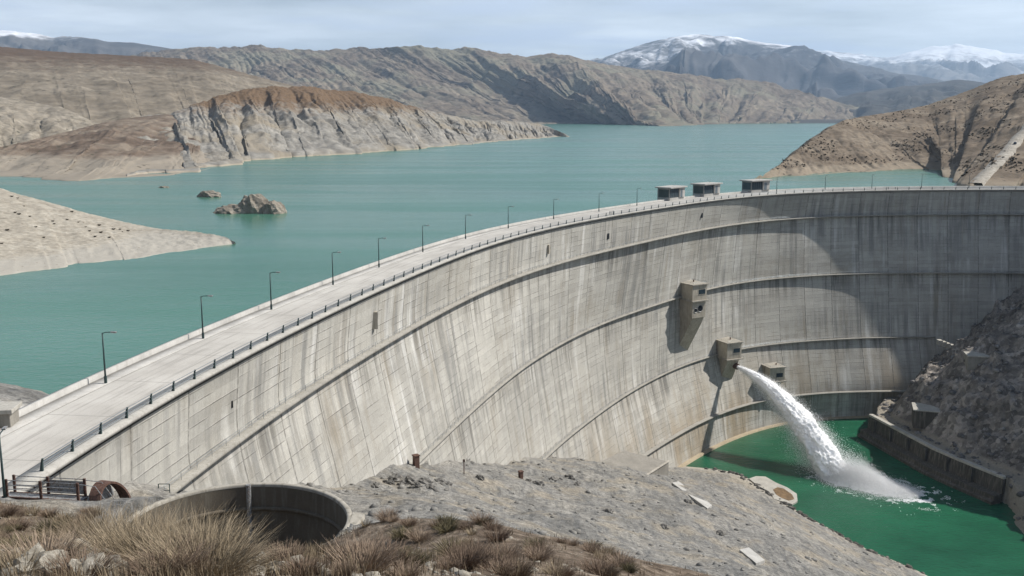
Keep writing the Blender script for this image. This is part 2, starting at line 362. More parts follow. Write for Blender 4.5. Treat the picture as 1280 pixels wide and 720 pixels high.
def face_pt(theta, z, out=0.0):
    r = face_r(theta, z) - out; t = R(theta); return Vector((DC[0] + math.cos(t) * r, DC[1] + math.sin(t) * r, z))
def face_hit(px, py, z):
    """theta of the dam face on the sight line at elevation z"""
    x, y, _ = on(px, py, z); return math.degrees(math.atan2(y - DC[1], x - DC[0])) % 360

dam = empty('arch_dam', (0, 0, 0))
tag(dam, 'tall curved concrete arch dam with walkway ledges holding back the reservoir', 'dam')
zz = np.concatenate([np.linspace(LZ[k], LZ[k + 1], n, endpoint=False) for k, n in zip(range(6), (10, 16, 16, 14, 8, 4))] + [[LZ[-1]]])
ofz = np.stack([np.interp(-zz, -LZ, offs[i]) for i in range(NTH)])
for _ in range(2):                                          # ease the breaks of batter between the arches
    q = ofz.copy(); q[:, 2:-2] = (ofz[:, :-4] + ofz[:, 1:-3] + ofz[:, 2:-2] + ofz[:, 3:-1] + ofz[:, 4:]) / 5; ofz = q
rr = r0[:, None] + ofz
dsx = DC[0] + np.cos(thr)[:, None] * rr; dsy = DC[1] + np.sin(thr)[:, None] * rr
face_v = np.stack([dsx, dsy, np.broadcast_to(zz, dsx.shape)], -1)
face_v[:, 0, :2] = crest + nrm * 0.9; 
back = np.stack([np.concatenate([crest - nrm * 13.4, np.full((NTH, 1), -1.3)], 1), np.concatenate([crest - nrm * 14.0, np.full((NTH, 1), -146.0)], 1)], 1)
fv = np.concatenate([face_v, back[:, ::-1]], 1); nv = fv.shape[1]
uvu = np.repeat(arc[:, None], nv, 1); fuv = np.stack([uvu, fv[:, :, 2]], -1)
mesh_obj('dam_wall', fv.reshape(-1, 3), grid_faces(NTH, nv), M_face, dam, True, fuv.reshape(-1, 2))
BV_face = BVHTree.FromPolygons([Vector(v) for v in fv[:, :len(zz)].reshape(-1, 3)], [tuple(int(q) for q in f) for f in grid_faces(NTH, len(zz))])

def sweep(name, line, norm, prof, mat, parent, i0=0, i1=None, closed=True, uvs=None, bev=False):
    """prof = [(offset downstream, z)...] carried along the line"""
    i1 = len(line) if i1 is None else i1
    L = line[i0:i1]; N = norm[i0:i1]; n = len(L); P = list(prof) + ([prof[0]] if closed else [])
    v = np.stack([np.concatenate([L + N * o, np.full((n, 1), z)], 1) for o, z in P], 1)
    a = arc[i0:i1]; w = np.r_[0, np.cumsum([math.hypot(P[k + 1][0] - P[k][0], P[k + 1][1] - P[k][1]) for k in range(len(P) - 1)])]
    uv = np.stack([np.repeat(a[:, None], len(P), 1), np.repeat(w[None], n, 0)], -1)
    f = grid_faces(n, len(P)); vv = v.reshape(-1, 3); 
    o = mesh_obj(name, vv, f, mat, parent, False, uv.reshape(-1, 2))
    bm = bmesh.new(); bm.from_mesh(o.data)
    bmesh.ops.remove_doubles(bm, verts=bm.verts, dist=1e-4)
    if closed:
        bmesh.ops.holes_fill(bm, edges=[e for e in bm.edges if e.is_boundary], sides=0)
    bmesh.ops.recalc_face_normals(bm, faces=bm.faces); bm.to_mesh(o.data); bm.free()
    return o
# crest: road deck with raised footways, outer lip, upstream parapet
M_road = NT('crest_road', 0.9, 0.2)
_u = M_road.co('UV'); _a = M_road.noise(M_road.map(M_road.co(), (0.08, 0.08, 1)), 1, 6, 0.6); _b = M_road.noise(M_road.map(_u, (0.05, 1.1, 1)), 1, 6, 0.6)
_c = M_road.ramp(_a, [(0.3, (0.29, 0.278, 0.257)), (0.7, (0.40, 0.387, 0.362))]); _c = M_road.mix(M_road.ma('MULTIPLY', M_road.ss(_b, 0.48, 0.7), 0.7), _c, (0.20, 0.192, 0.178))
_g = M_road.ma('ADD', M_road.ma('MULTIPLY', M_road.noise(M_road.co(), 3, 6, 0.7), 0.35), 0.82); _c = M_road.mix(1.0, _c, M_road.comb(_g, _g, _g), 'MULTIPLY')
_j = M_road.ss(M_road.ma('ABSOLUTE', M_road.ma('SUBTRACT', M_road.ma('FRACT', M_road.ma('DIVIDE', M_road.sepx(_u)[0], 18.0)), 0.5)), 0.491, 0.496, 0, 0.55)
M_crestroad = M_road.done(M_road.mix(_j, _c, (0.16, 0.155, 0.145)))
sweep('crest_road', crest, nrm, [(-13.9, -1.25), (0.7, -1.25), (0.7, -0.4), (-0.9, -0.4), (-0.9, 0.0), (-11.2, 0.0), (-11.2, 0.02), (-13.9, 0.02)], M_crestroad, dam)
sweep('footway', crest, nrm, [(-0.898, -0.398), (2.0, -0.398), (2.0, 0.16), (-0.898, 0.16)], M_fascia, dam)
sweep('footway', crest, nrm, [(-11.198, 0.024), (-13.95, 0.024), (-13.95, 0.17), (-11.198, 0.17)], M_crest, dam)
sweep('parapet', crest, nrm, [(-13.954, -1.6), (-14.6, -1.6), (-14.6, 1.05), (-13.954, 1.05)], M_crest, dam)
# walkway ledges
def level_line(k):
    r = r0 + offs[:, k]; L = DC + np.stack([np.cos(thr) * r, np.sin(thr) * r], 1)
    t = np.gradient(L, axis=0); t /= np.hypot(t[:, 0], t[:, 1])[:, None]; return L, np.stack([t[:, 1], -t[:, 0]], 1)
def idx(theta): return int(np.argmin(np.abs(th - theta)))
LEV = {k: level_line(k) for k in range(1, 6)}
ends = {1: (216, 66), 2: (196, 70), 3: (178, 84), 4: (150, 88)}
for k, (ta, tb) in ends.items():
    L, N = LEV[k]; w = 2.3 if k == 1 else 1.9; hk = 0.62 if k == 1 else 0.5
    sweep('walkway_ledge', L, N, [(-2.5, LZ[k] - hk), (w - 0.15, LZ[k] - hk), (w, LZ[k] - hk + 0.15), (w, LZ[k] + 0.02), (-2.5, LZ[k] + 0.12)], M_ledgetop, dam, idx(ta), idx(tb))
L, N = LEV[5]
sweep('base_berm', L, N, [(-2.5, -130), (2.6, -130), (2.3, -124.6), (-2.5, -124.6)], M_berm, dam, idx(152), idx(88))
# thin handrail of the upper ledge at the left end, and of the lower ones
for k, (ta, tb) in {1: (216, 66), 2: (190, 74), 3: (172, 96)}.items():
    L, N = LEV[k]; q = MB(); a, b = idx(ta), idx(tb)
    P = [(L[i] + N[i] * 1.3) for i in range(a, b, 2)]
    for h in (0.6, 1.15): q.tube([(p[0], p[1], LZ[k] + 0.12 + h) for p in P], 0.032, 4)
    for p in P: q.tube([(p[0], p[1], LZ[k] + 0.1), (p[0], p[1], LZ[k] + 1.27)], 0.035, 4)
    q.build('handrail', M_rail, dam)
# gauge boxes on the face, and niches as solid boxes with their shade as dark colour
def face_frame(theta, z, out=0.0):
    p = face_pt(theta, z, out); n = Vector((DC[0] - p.x, DC[1] - p.y, 0)).normalized(); t = Vector((-n.y, n.x, 0))
    # local x = tangent (towards smaller theta), y = outward, z = up
    if t.x < 0: pass
    M = Matrix(((t.x, n.x, 0, p.x), (t.y, n.y, 0, p.y), (0, 0, 1, p.z), (0, 0, 0, 1))); return M
for px, py, z, w, h, d, mat in [(475, 400, -7.5, 1.3, 4.2, 0.9, M_house), (769, 296, -8.5, 1.6, 2.4, 0.25, M_dark), (676, 311, -8, 1.0, 3.4, 0.8, M_house), (292, 505, -8, 0.4, 1.2, 0.2, M_dark), (899, 272, -7, 1.4, 2.4, 0.25, M_dark)]:
    t = face_hit(px, py, z); q = MB(); q.box((-w / 2, -2, -h / 2), (w / 2, d, h / 2), face_frame(t, z)); q.build('dark_niche' if mat is M_dark else 'gauge_box', mat, dam)

# crest railing
rail = empty('crest_railing', tuple(crest[0]) + (0.16,))
tag(rail, 'long dark post and rail guardrail along the downstream edge of the dam crest', 'railing')
q = MB()
q.add([(-.13, -.2, 0), (.13, -.2, 0), (.13, .2, 0), (-.13, .2, 0), (-.11, -.02, 1.0), (.11, -.02, 1.0), (.11, .2, 1.0), (-.11, .2, 1.0), (-.10, .12, 1.55), (.10, .12, 1.55), (.10, .30, 1.5), (-.10, .30, 1.5)],
      [(0, 3, 2, 1), (0, 1, 5, 4), (1, 2, 6, 5), (2, 3, 7, 6), (3, 0, 4, 7), (4, 5, 9, 8), (5, 6, 10, 9), (6, 7, 11, 10), (7, 4, 8, 11), (8, 9, 10, 11)])
S_POST0 = crest_s(-56, 111); npost = 98; first = None
smax = arc[-1] - 8; rl = [[], [], []]
for i in range(npost):
    s = S_POST0 + i * (smax - S_POST0) / (npost - 1); p, t, n = crest_at(s, 0.9)
    if first is None: first = o = q.build('post', M_paintm, rail)
    else: o = first.copy(); COL.objects.link(o); o.parent = rail
    o.location = Vector((p[0], p[1], 0.16)) - rail.location; o.rotation_euler = (0, 0, math.atan2(t[1], t[0]) + math.pi)
    for k, (h, d) in enumerate(((0.5, .06), (1.0, .1), (1.45, .2))): rl[k].append((p[0] + n[0] * d - rail.location.x, p[1] + n[1] * d - rail.location.y, h))
for k in range(3):
    m = MB(); m.tube(rl[k], 0.045, 5); m.build('rail', M_rail, rail)

# street lamps
def make_lamp():
    root = empty('street_lamp'); m = MB(); m.tube([(0, 0, 0), (0, 0, 8.0)], 0.16, 8, 0.10); m.build('pole', M_paintm, root, smooth=True)
    m = MB(); m.tube([(0, 0, 0), (0, 0, 1.1)], 0.24, 8); m.build('base_sleeve', M_paintm, root)
    m = MB(); m.tube([(0, 0, 7.9), (0.5, 0, 8.08), (1.5, 0, 8.16)], 0.07, 6); m.build('arm', M_paintm, root)
    m = MB(); m.box((1.4, -0.2, 8.08), (2.35, 0.2, 8.28)); h = m.build('lamp_head', M_galv, root, 0.05)
    m = MB(); m.box((1.6, -0.15, 8.03), (2.25, 0.15, 8.078)); m.build('lens', M_lampglass, h)
    return root
lamp_px = [(136, 480), (255, 426), (347, 388), (423, 357), (487, 335), (548, 316), (603, 300), (653, 287), (700, 275), (752, 265), (799, 258)]
lamp_s = [crest_s(*[c + 0 for c in on(x, y, 0)[:2]]) for x, y in lamp_px]
lamp_s += [crest_s(*on(x, y, 0)[:2]) for x, y in [(1007, 243), (1068, 241.3), (1127, 240.5), (1188, 240.3), (1248, 240.5)]]
lamp_lab = ['street lamp on the dam crest nearest the gravel shore, first along the upstream side',
            'second street lamp along the crest counting from the footbridge end', 'third street lamp along the crest counting from the footbridge end',
            'fourth street lamp along the crest, level with the tip of the sandy spit', 'fifth crest lamp counting from the footbridge end', 'sixth crest lamp counting from the footbridge end',
            'seventh crest lamp counting from the footbridge end', 'eighth crest lamp, fourth before the gatehouses', 'crest lamp third before the first gatehouse',
            'crest lamp second before the first gatehouse, beside a standing person', 'crest lamp just before the first gatehouse', 'first crest lamp beyond the gatehouses',
            'second crest lamp beyond the gatehouses', 'third crest lamp beyond the gatehouses, near two standing people', 'crest lamp before the end of the inlet water, fourth beyond the gatehouses', 'last crest lamp before the rising dirt road']
lamp0 = make_lamp()
for i, s in enumerate(lamp_s):
    o = lamp0 if i == 0 else copy_tree(lamp0)
    p, t, n = crest_at(s, -11.6); o.location = (p[0], p[1], 0.165); o.rotation_euler = (0, 0, math.atan2(n[1], n[0]))
    tag(o, lamp_lab[i], 'street lamp', 'street lamps along the dam crest')
o = copy_tree(lamp0); o.location = on(7, 634, 0.0); o.rotation_euler = (0, 0, R(100))
tag(o, 'street lamp pole standing beside the steel footbridge at the picture edge', 'street lamp', 'street lamps along the dam crest')

# gatehouses over the intakes
def gatehouse():
    root = empty('gatehouse')       # local x along crest (to the right), -y towards downstream, z up
    m = MB(); m.box((-5.6, -3.2, 0.0), (6.6, 3.2, 1.3)); m.build('base', M_crest, root)
    m = MB(); m.box((-5.6, -3.0, 1.304), (2.2, 3.2, 5.6)); w = m.build('hoist_room', M_gate, root)
    m = MB(); m.box((-5.3, -3.06, 1.5), (1.9, -3.004, 5.2)); g = m.build('window', M_glass, w)
    m = MB()
    for k in range(6): m.box((-5.3 + k * 1.42, -3.12, 1.5), (-5.2 + k * 1.42, -3.062, 5.2))
    m.build('mullion', M_rail, g)
    m = MB(); m.box((-5.66, -2.6, 1.7), (-5.604, 2.6, 5.0)); m.build('window', M_glass, w)
    m = MB(); m.box((2.204, -3.6, 1.304), (6.6, 3.2, 5.6)); tw = m.build('stair_tower', M_crest, root)
    m = MB(); m.box((2.7, -3.66, 1.35), (4.5, -3.604, 4.8)); m.build('door', M_rail, tw)
    m = MB(); m.box((-6.6, -4.4, 5.604), (7.6, 4.0, 6.15)); m.build('roof', M_crest, root, 0.05)
    m = MB(); m.tube([(3, 0, 6.15), (3, 0, 8.0)], 0.05, 5); m.build('aerial', M_rail, root)
    return root
gh = gatehouse()
for i, (px, lab) in enumerate([(843, 'flat roofed concrete gatehouse on the crest, the one closest to the crest lamps'), (912, 'flat roofed concrete gatehouse standing between two similar gatehouses'), (983, 'flat roofed concrete gatehouse on the crest, the one closest to the brown hill')]):
    o = gh if i == 0 else copy_tree(gh)
    x, y, _ = on(px, 251 - (px - 838) * 0.05, 0); s = crest_s(x, y); p, t, n = crest_at(s, -15.5); o.location = (p[0], p[1], 0.0); o.rotation_euler = (0, 0, math.atan2(t[1], t[0])); o.scale = (1.15, 1.1, 1.12)
    tag(o, lab, 'gatehouse', 'intake gatehouses on the dam crest')

# ------------------------------------------------------------------ outlet houses on the face
def frame_at(px, py, z):
    t = face_hit(px, py, z); M = face_frame(t, z); return M, t
def outlet_house(name, lab, M, w, prot, ztop, zfloor, zlow, zcorb, winz, lower=True):
    root = empty(name); root.matrix_world = M
    B = -9.0
    m = MB(); m.box((-w / 2, B, zfloor + 0.5), (w / 2, prot, ztop)); h = m.build('cabin', M_house, root, 0.08)
    m = MB(); m.box((-w / 2 - 0.6, B, ztop + 0.003), (w / 2 + 0.6, prot + 0.7, ztop + 0.55)); m.build('roof', M_ring, root, 0.06)
    m = MB(); m.box((-w / 2 - 0.5, B, zfloor - 0.1), (w / 2 + 0.9, prot + 0.9, zfloor + 0.497)); m.build('floor_slab', M_ring, root, 0.06)
    m = MB(); m.box((-0.6, prot + 0.003, winz), (w / 2 - 1.1, prot + 0.12, winz + 2.3)); wi = m.build('window', M_glass, root)
    m = MB(); m.box((-0.75, prot + 0.003, winz - 0.2), (w / 2 - 0.95, prot + 0.2, winz - 0.003)); m.build('sill', M_ring, wi)
    if lower:
        m = MB(); m.box((-w / 2 + 0.4, B, zlow), (w / 2 - 0.2, prot - 0.3, zfloor - 0.103)); lo = m.build('valve_chamber', M_house, root, 0.08)
        for x, zc_, r in ((0.9, (zlow + zfloor) / 2 + 0.4, 1.55), (-2.0, (zlow + zfloor) / 2 - 0.3, 0.95)):
            m = MB(); m.tube([(x, prot - 0.6, zc_), (x, prot - 0.22, zc_)], r, 20); m.build('outlet_opening', M_dark, lo)
            m = MB(); 
            for k in range(24):
                a, b = 2 * math.pi * k / 24, 2 * math.pi * (k + 1) / 24
                m.tube([(x + math.cos(a) * (r + .1), prot - 0.2, zc_ + math.sin(a) * (r + .1)), (x + math.cos(b) * (r + .1), prot - 0.2, zc_ + math.sin(b) * (r + .1))], 0.12, 4)
            m.build('opening_rim', M_galv, lo)
    # corbel: a curved bracket carrying the house
    pts = [(B, zlow - 0.003), (prot - 0.8, zlow - 0.003)]
    for k in range(1, 13):
        a = k / 12; pts.append(((prot - 0.8) * (1 - a) ** 1.15 + (-1.5) * (1 - (1 - a) ** 1.15), zlow - (zlow - zcorb) * a ** 0.85))
    pts.append((B, zcorb))
    m = MB(); n = len(pts); x0, x1 = -w / 2 + 0.9, w / 2 - 0.7
    m.add([(x0, y, z) for y, z in pts] + [(x1, y, z) for y, z in pts], [tuple(range(n)), tuple(range(n, 2 * n))[::-1]] + [(i, (i + 1) % n, n + (i + 1) % n, n + i) for i in range(n)])
    m.build('corbel', M_house, root)
    # ladder down the flank and a vent on the roof
    m = MB(); xl = -w / 2 - 0.12
    for y_ in (1.6, 2.2): m.tube([(xl, y_, zfloor + 0.5), (xl, y_, ztop + 0.5)], 0.05, 4)
    for k in range(int((ztop - zfloor) / 0.6)): m.tube([(xl, 1.6, zfloor + 0.9 + k * 0.6), (xl, 2.2, zfloor + 0.9 + k * 0.6)], 0.04, 4)
    m.build('ladder', M_rust, root)
    m = MB(); m.tube([(w * 0.2, prot * 0.4, ztop + 0.5), (w * 0.2, prot * 0.4, ztop + 1.7)], 0.3, 10); m.build('roof_vent', M_rust, root)
    m = MB()
    for x_, y_ in ((-w / 2 + .2, 0.5), (-w / 2 + .2, prot), (w / 2 - .2, prot), (w / 2 - .2, 0.5)): m.tube([(x_, y_, ztop + 0.5), (x_, y_, ztop + 1.6)], 0.05, 4)
    for h_ in (1.05, 1.55): m.tube([(-w / 2 + .2, 0.5, ztop + h_), (-w / 2 + .2, prot, ztop + h_), (w / 2 - .2, prot, ztop + h_), (w / 2 - .2, 0.5, ztop + h_)], 0.04, 4)
    m.build('roof_rail', M_rail, root)
    # handrail on the slab edge
    m = MB()
    for hh in (0.55, 1.1): m.tube([(w / 2 + 0.75, 0, zfloor + 0.5 + hh), (w / 2 + 0.75, prot + 0.8, zfloor + 0.5 + hh)], 0.04, 4)
    for k in range(5): m.tube([(w / 2 + 0.75, k * (prot + 0.8) / 4, zfloor + 0.45), (w / 2 + 0.75, k * (prot + 0.8) / 4, zfloor + 1.62)], 0.04, 4)
    m.build('handrail', M_rail, root)
    tag(root, lab, 'outlet house', 'outlet houses built against the dam face')
    return root
M1, t1 = frame_at(868, 371, LZ[2])
outlet_house('outlet_house', 'upper concrete outlet house on the dam face with two dark round openings below its window', M1, 9.4, 11.0, 6.4, -1.6, -10.0, -31, 1.8)
M2, t2 = frame_at(905, 441, LZ[3])
outlet_house('outlet_house', 'middle concrete outlet house on the dam face from which the white water jet shoots', M2, 9.2, 10.5, 7.0, -1.8, -1.9, -26, 1.8, False)
M3, t3 = frame_at(966, 468, -97.0)
outlet_house('outlet_house', 'lowest small outlet house on the dam face, half hidden behind the water jet', M3, 9.0, 7.5, 4.6, -3.2, -3.3, -12, -0.6, False)
nz = MB(); nz.tube([(2.6, 4.5, -5.6), (2.6, 10.6, -5.9)], 1.55, 18); noz = nz.build('jet_nozzle', M_rust, bpy.data.objects['outlet_house.001'])

# ------------------------------------------------------------------ water jet
P0 = M2 @ Vector((2.6, 10.4, -5.9)); PL = Vector(on(1047, 597, TZ)); PE = Vector(on(1140, 619, TZ))
M_jet = NT('white_water', 0.55, 0.35); M_jet.b.inputs['Subsurface Weight'].default_value = 0.0
_n = M_jet.noise(M_jet.co(), 1.1, 6, 0.7); _cl = M_jet.ramp(_n, [(0.3, (0.92, 0.94, 0.97)), (0.6, (0.98, 0.98, 0.98))]); M_jetm = M_jet.done(_cl)
_tr = M_jet.n('ShaderNodeBsdfTranslucent'); M_jet.l(_cl, _tr.inputs[0]); _mx = M_jet.n('ShaderNodeMixShader'); _mx.inputs[0].default_value = 0.68; M_jet.l(M_jet.b.outputs[0], _mx.inputs[1]); M_jet.l(_tr.outputs[0], _mx.inputs[2]); _tp = M_jet.n('ShaderNodeBsdfTransparent'); _m2 = M_jet.n('ShaderNodeMixShader'); _m2.inputs[0].default_value = 0.15; M_jet.l(_mx.outputs[0], _m2.inputs[1]); M_jet.l(_tp.outputs[0], _m2.inputs[2]); M_jet.l(_m2.outputs[0], M_jet.o.inputs[0])
M_core = NT('white_water_core', 0.7, 0.2); _k = M_core.noise(M_core.map(M_core.co(), (1, 1, 1)), 0.9, 7, 0.75); M_core.bump(_k, 0.7, 0.6); M_corem = M_core.done(M_core.ramp(_k, [(0.3, (0.90, 0.93, 0.96)), (0.55, (0.985, 0.985, 0.985))]))
jet = empty('water_jet', P0); tag(jet, 'white jet of water shooting from the outlet house and spraying onto the green pool', 'water jet', kind='thing')
hx = (PL - P0); T = 2.6; vz = (PL.z - P0.z + 0.5 * 9.81 * T * T) / T
def jpos(a): t = T * a; return Vector((P0.x + hx.x * a, P0.y + hx.y * a, P0.z + vz * t - 0.5 * 9.81 * t * t))
nr, ns = 220, 72
hd = Vector((hx.x, hx.y, 0)).normalized(); sd_ = Vector((hd.y, -hd.x, 0))
def jrad(a): return 1.3 + 12.0 * a ** 1.05
Aj, Kj = np.meshgrid(np.linspace(0, 1, nr), np.arange(ns) / ns, indexing='ij')
wr_ = np.abs(Kj - 0.5) * 2                                           # seam under the jet, streaks run with the flow
str_ = 0.34 * fbm(Aj * 5, wr_ * 5 + (Kj > .5) * 0.0, 3, 5) + 0.5 * fbm(Aj * 13 + 3, Kj * 19, 4, 9, 0.62) + 0.30 * fbm(Aj * 50, Kj * 44, 3, 15, 0.6)
rj = jrad(Aj) * (0.74 - 0.20 * Aj ** 2) * (1 + str_ * (0.25 + 0.75 * Aj))
cj = np.array([tuple(jpos(q)) for q in Aj[:, 0]])[:, None, :]; dj = np.array([tuple((jpos(min(1, q + .01)) - jpos(max(0, q - .01))).normalized()) for q in Aj[:, 0]])
sj = np.array(sd_); uj = np.cross(sj[None], dj)[:, None, :]; tj = 2 * np.pi * (Kj + 0.25)
jv = (cj - np.array(jet.location) + sj * (np.cos(tj) * rj * 0.95)[..., None] + uj * (np.sin(tj) * rj * 0.75)[..., None]).reshape(-1, 3)
jf = [(i * ns + k, i * ns + (k + 1) % ns, (i + 1) * ns + (k + 1) % ns, (i + 1) * ns + k) for i in range(nr - 1) for k in range(ns)]
mesh_obj('jet_core', jv, jf + [tuple(range(ns))[::-1]], M_corem, jet, True)
def droplets(C, rad):
    """one small tetrahedron per drop"""
    n = len(C); base = np.array([[1, 1, 1], [1, -1, -1], [-1, 1, -1], [-1, -1, 1]]) / 1.73
    q = rng.normal(size=(n, 3, 3)); q, _ = np.linalg.qr(q); v = np.einsum('nij,kj->nki', q, base) * rad[:, None, None] + C[:, None, :]
    f = np.array([[0, 1, 2], [0, 3, 1], [0, 2, 3], [1, 3, 2]]); F_ = (np.arange(n)[:, None, None] * 4 + f[None]).reshape(-1, 3)
    return v.reshape(-1, 3), F_
N1 = 150000
a = rng.random(N1) ** 0.55; cs = np.array([tuple(jpos(q)) for q in a]); jr = np.array([jrad(q) for q in a])
ang = rng.random(N1) * 2 * np.pi; rad = 0.42 + np.abs(rng.normal(0, 0.27, N1))
clump = 1 + 0.55 * fbm(a * 14, ang * 1.2, 4, 3)
off = np.array(sd_)[None] * (np.cos(ang) * rad * jr * clump)[:, None] + np.array([0, 0, 1])[None] * (np.sin(ang) * rad * jr * 0.8 * clump)[:, None]
lag = np.array(hd)[None] * (rng.normal(0, 0.5, N1) * jr)[:, None]
fall = np.zeros((N1, 3)); fall[:, 2] = -np.maximum(0, rng.normal(0, 1, N1)) * a ** 1.5 * 6.5; fall[:, :2] = -np.array([hd.x, hd.y])[None] * (np.abs(rng.normal(0, 1, N1)) * a ** 1.5 * 2.2)[:, None]
C = cs + off + lag + fall; C = C[C[:, 2] > TZ + 0.05]; drad = 0.05 + 0.12 * rng.random(len(C)) ** 2
v, f = droplets(C - np.array(jet.location), drad); mesh_obj('spray', v, f, M_corem, jet); 
# splash running on over the pool
N2 = 150000
b = rng.beta(1.5, 1.9, N2) * 1.38 - 0.26; ax = np.array([PE.x - PL.x, PE.y - PL.y]); al = np.hypot(*ax); ax = ax / al; ay = np.array([-ax[1], ax[0]])
wid = 4.0 + 6.0 * np.sin(np.clip((b + 0.26) / 1.4, 0, 1) * np.pi) ** 0.5
lat = rng.normal(0, 0.55, N2) * wid
hh = np.abs(rng.normal(0, 1, N2)) * (0.9 + 4.2 * np.exp(-((b - 0.2) / 0.33) ** 2)) * np.exp(-(lat / (wid * 1.2)) ** 2)
C = np.stack([PL.x + ax[0] * b * al + ay[0] * lat, PL.y + ax[1] * b * al + ay[1] * lat, TZ + 0.05 + hh], 1)
v, f = droplets(C - np.array(jet.location), 0.05 + 0.13 * rng.random(N2) ** 2); mesh_obj('splash', v, f, M_corem, jet)
# low foam bank under the splash
nu, nv_ = 180, 90; uu = np.linspace(-0.3, 1.12, nu)[:, None]; vv = np.linspace(-1, 1, nv_)[None]
wf = (3.0 + 7.5 * np.sin(np.clip((uu + 0.3) / 1.42, 0, 1) * np.pi) ** 0.45) * (1 + 0.25 * fbm(uu * 6, vv * 0 + 1.0, 3, 4))
X = PL.x + ax[0] * uu * al + ay[0] * vv * wf; Y = PL.y + ax[1] * uu * al + ay[1] * vv * wf
env = np.clip(1 - vv ** 2, 0, 1) * np.sin(np.clip((uu + 0.3) / 1.42, 0, 1) * np.pi) ** 0.4
Z = TZ - 0.12 + env * (0.7 + 2.6 * np.exp(-((uu - 0.15) / 0.35) ** 2)) * (0.75 + 1.5 * fbm(X * 0.45, Y * 0.45, 5, 8, 0.6)) - 0.25 * (fbm(X * 0.8, Y * 0.8, 4, 2) > 0.05)
mesh_obj('foam', np.stack([X, Y, Z], -1).reshape(-1, 3) - np.array(jet.location), grid_faces(nu, nv_), M_corem, jet, True)
# scattered foam drifting on the pool about the landing
N3 = 90000
ra = np.abs(rng.normal(0, 1, N3)) * 9 + 2; ta = rng.random(N3) * 2 * np.pi; bc = rng.random(N3) * 1.25 - 0.1
fx, fy = PL.x + ax[0] * bc * al + np.cos(ta) * ra, PL.y + ax[1] * bc * al + np.sin(ta) * ra
keep = fbm(fx / 5, fy / 5, 4, 77) + 0.35 * fbm(fx / 1.6, fy / 1.6, 3, 78) > -0.02 + 0.019 * ra
C = np.stack([fx, fy, np.full(N3, TZ + 0.02)], 1)[keep]; v, f = droplets(C - np.array(jet.location), 0.08 + 0.14 * rng.random(len(C))); mesh_obj('drifting_foam', v, f, M_corem, jet)

# ------------------------------------------------------------------ water
def water_mat(name, deep, rough, wave, strength, var):
    m = NT(name, rough, 0.5); p = m.pos(); m.b.inputs['IOR'].default_value = 1.33
    h = m.ma('ADD', m.noise(m.map(p, (wave, wave * 1.5, 1)), 1, 5, 0.6), m.ma('MULTIPLY', m.noise(m.map(p, (wave * 0.13, wave * 0.18, 1)), 1, 4), 1.4))
    m.bump(h, strength, 0.6)
    ln = m.noise(m.map(p, (0.0035, 0.022, 1), rot=(0, 0, 0.25)), 1, 5, 0.6); m.l(m.ss(ln, 0.35, 0.65, rough * 0.78, rough * 1.35), m.b.inputs['Roughness'])
    c = m.noise(m.map(p, (0.0016, 0.006, 1) if wave < 0.4 else (0.03, 0.05, 1)), 1, 6, 0.6); return m.done(m.ramp(c, [(0.3, tuple(x * (1 - var) for x in deep)), (0.7, tuple(x * (1 + var) for x in deep))]))
M_res = water_mat('reservoir_water', (0.056, 0.156, 0.110), 0.2, 0.35, 0.28, 0.12)
M_tail = water_mat('pool_water', (0.013, 0.086, 0.044), 0.16, 0.5, 0.38, 0.22)
up = crest - nrm * 13.98
poly = [(-14000, 60), (-78, 98)] + [tuple(up[i]) for i in range(6, NTH, 6)] + [(360, 640), (3000, 700), (14000, 3000), (14000, 13000), (-14000, 13000)]
bm = bmesh.new(); vs_ = [bm.verts.new((x, y, WZ)) for x, y in poly]; fc = bm.faces.new(vs_); bmesh.ops.triangulate(bm, faces=[fc])
me = bpy.data.meshes.new('reservoir_water'); bm.normal_update()
for q in bm.faces:
    if q.normal.z < 0: q.normal_flip()
bm.to_mesh(me); bm.free(); me.materials.append(M_res); o = bpy.data.objects.new('reservoir_water', me); COL.objects.link(o); tag(o, kind='structure')
o = mesh_obj('pool_water', [(50, 120, TZ), (330, 120, TZ), (330, 560, TZ), (50, 560, TZ)], [(0, 1, 2, 3)], M_tail); tag(o, kind='structure')

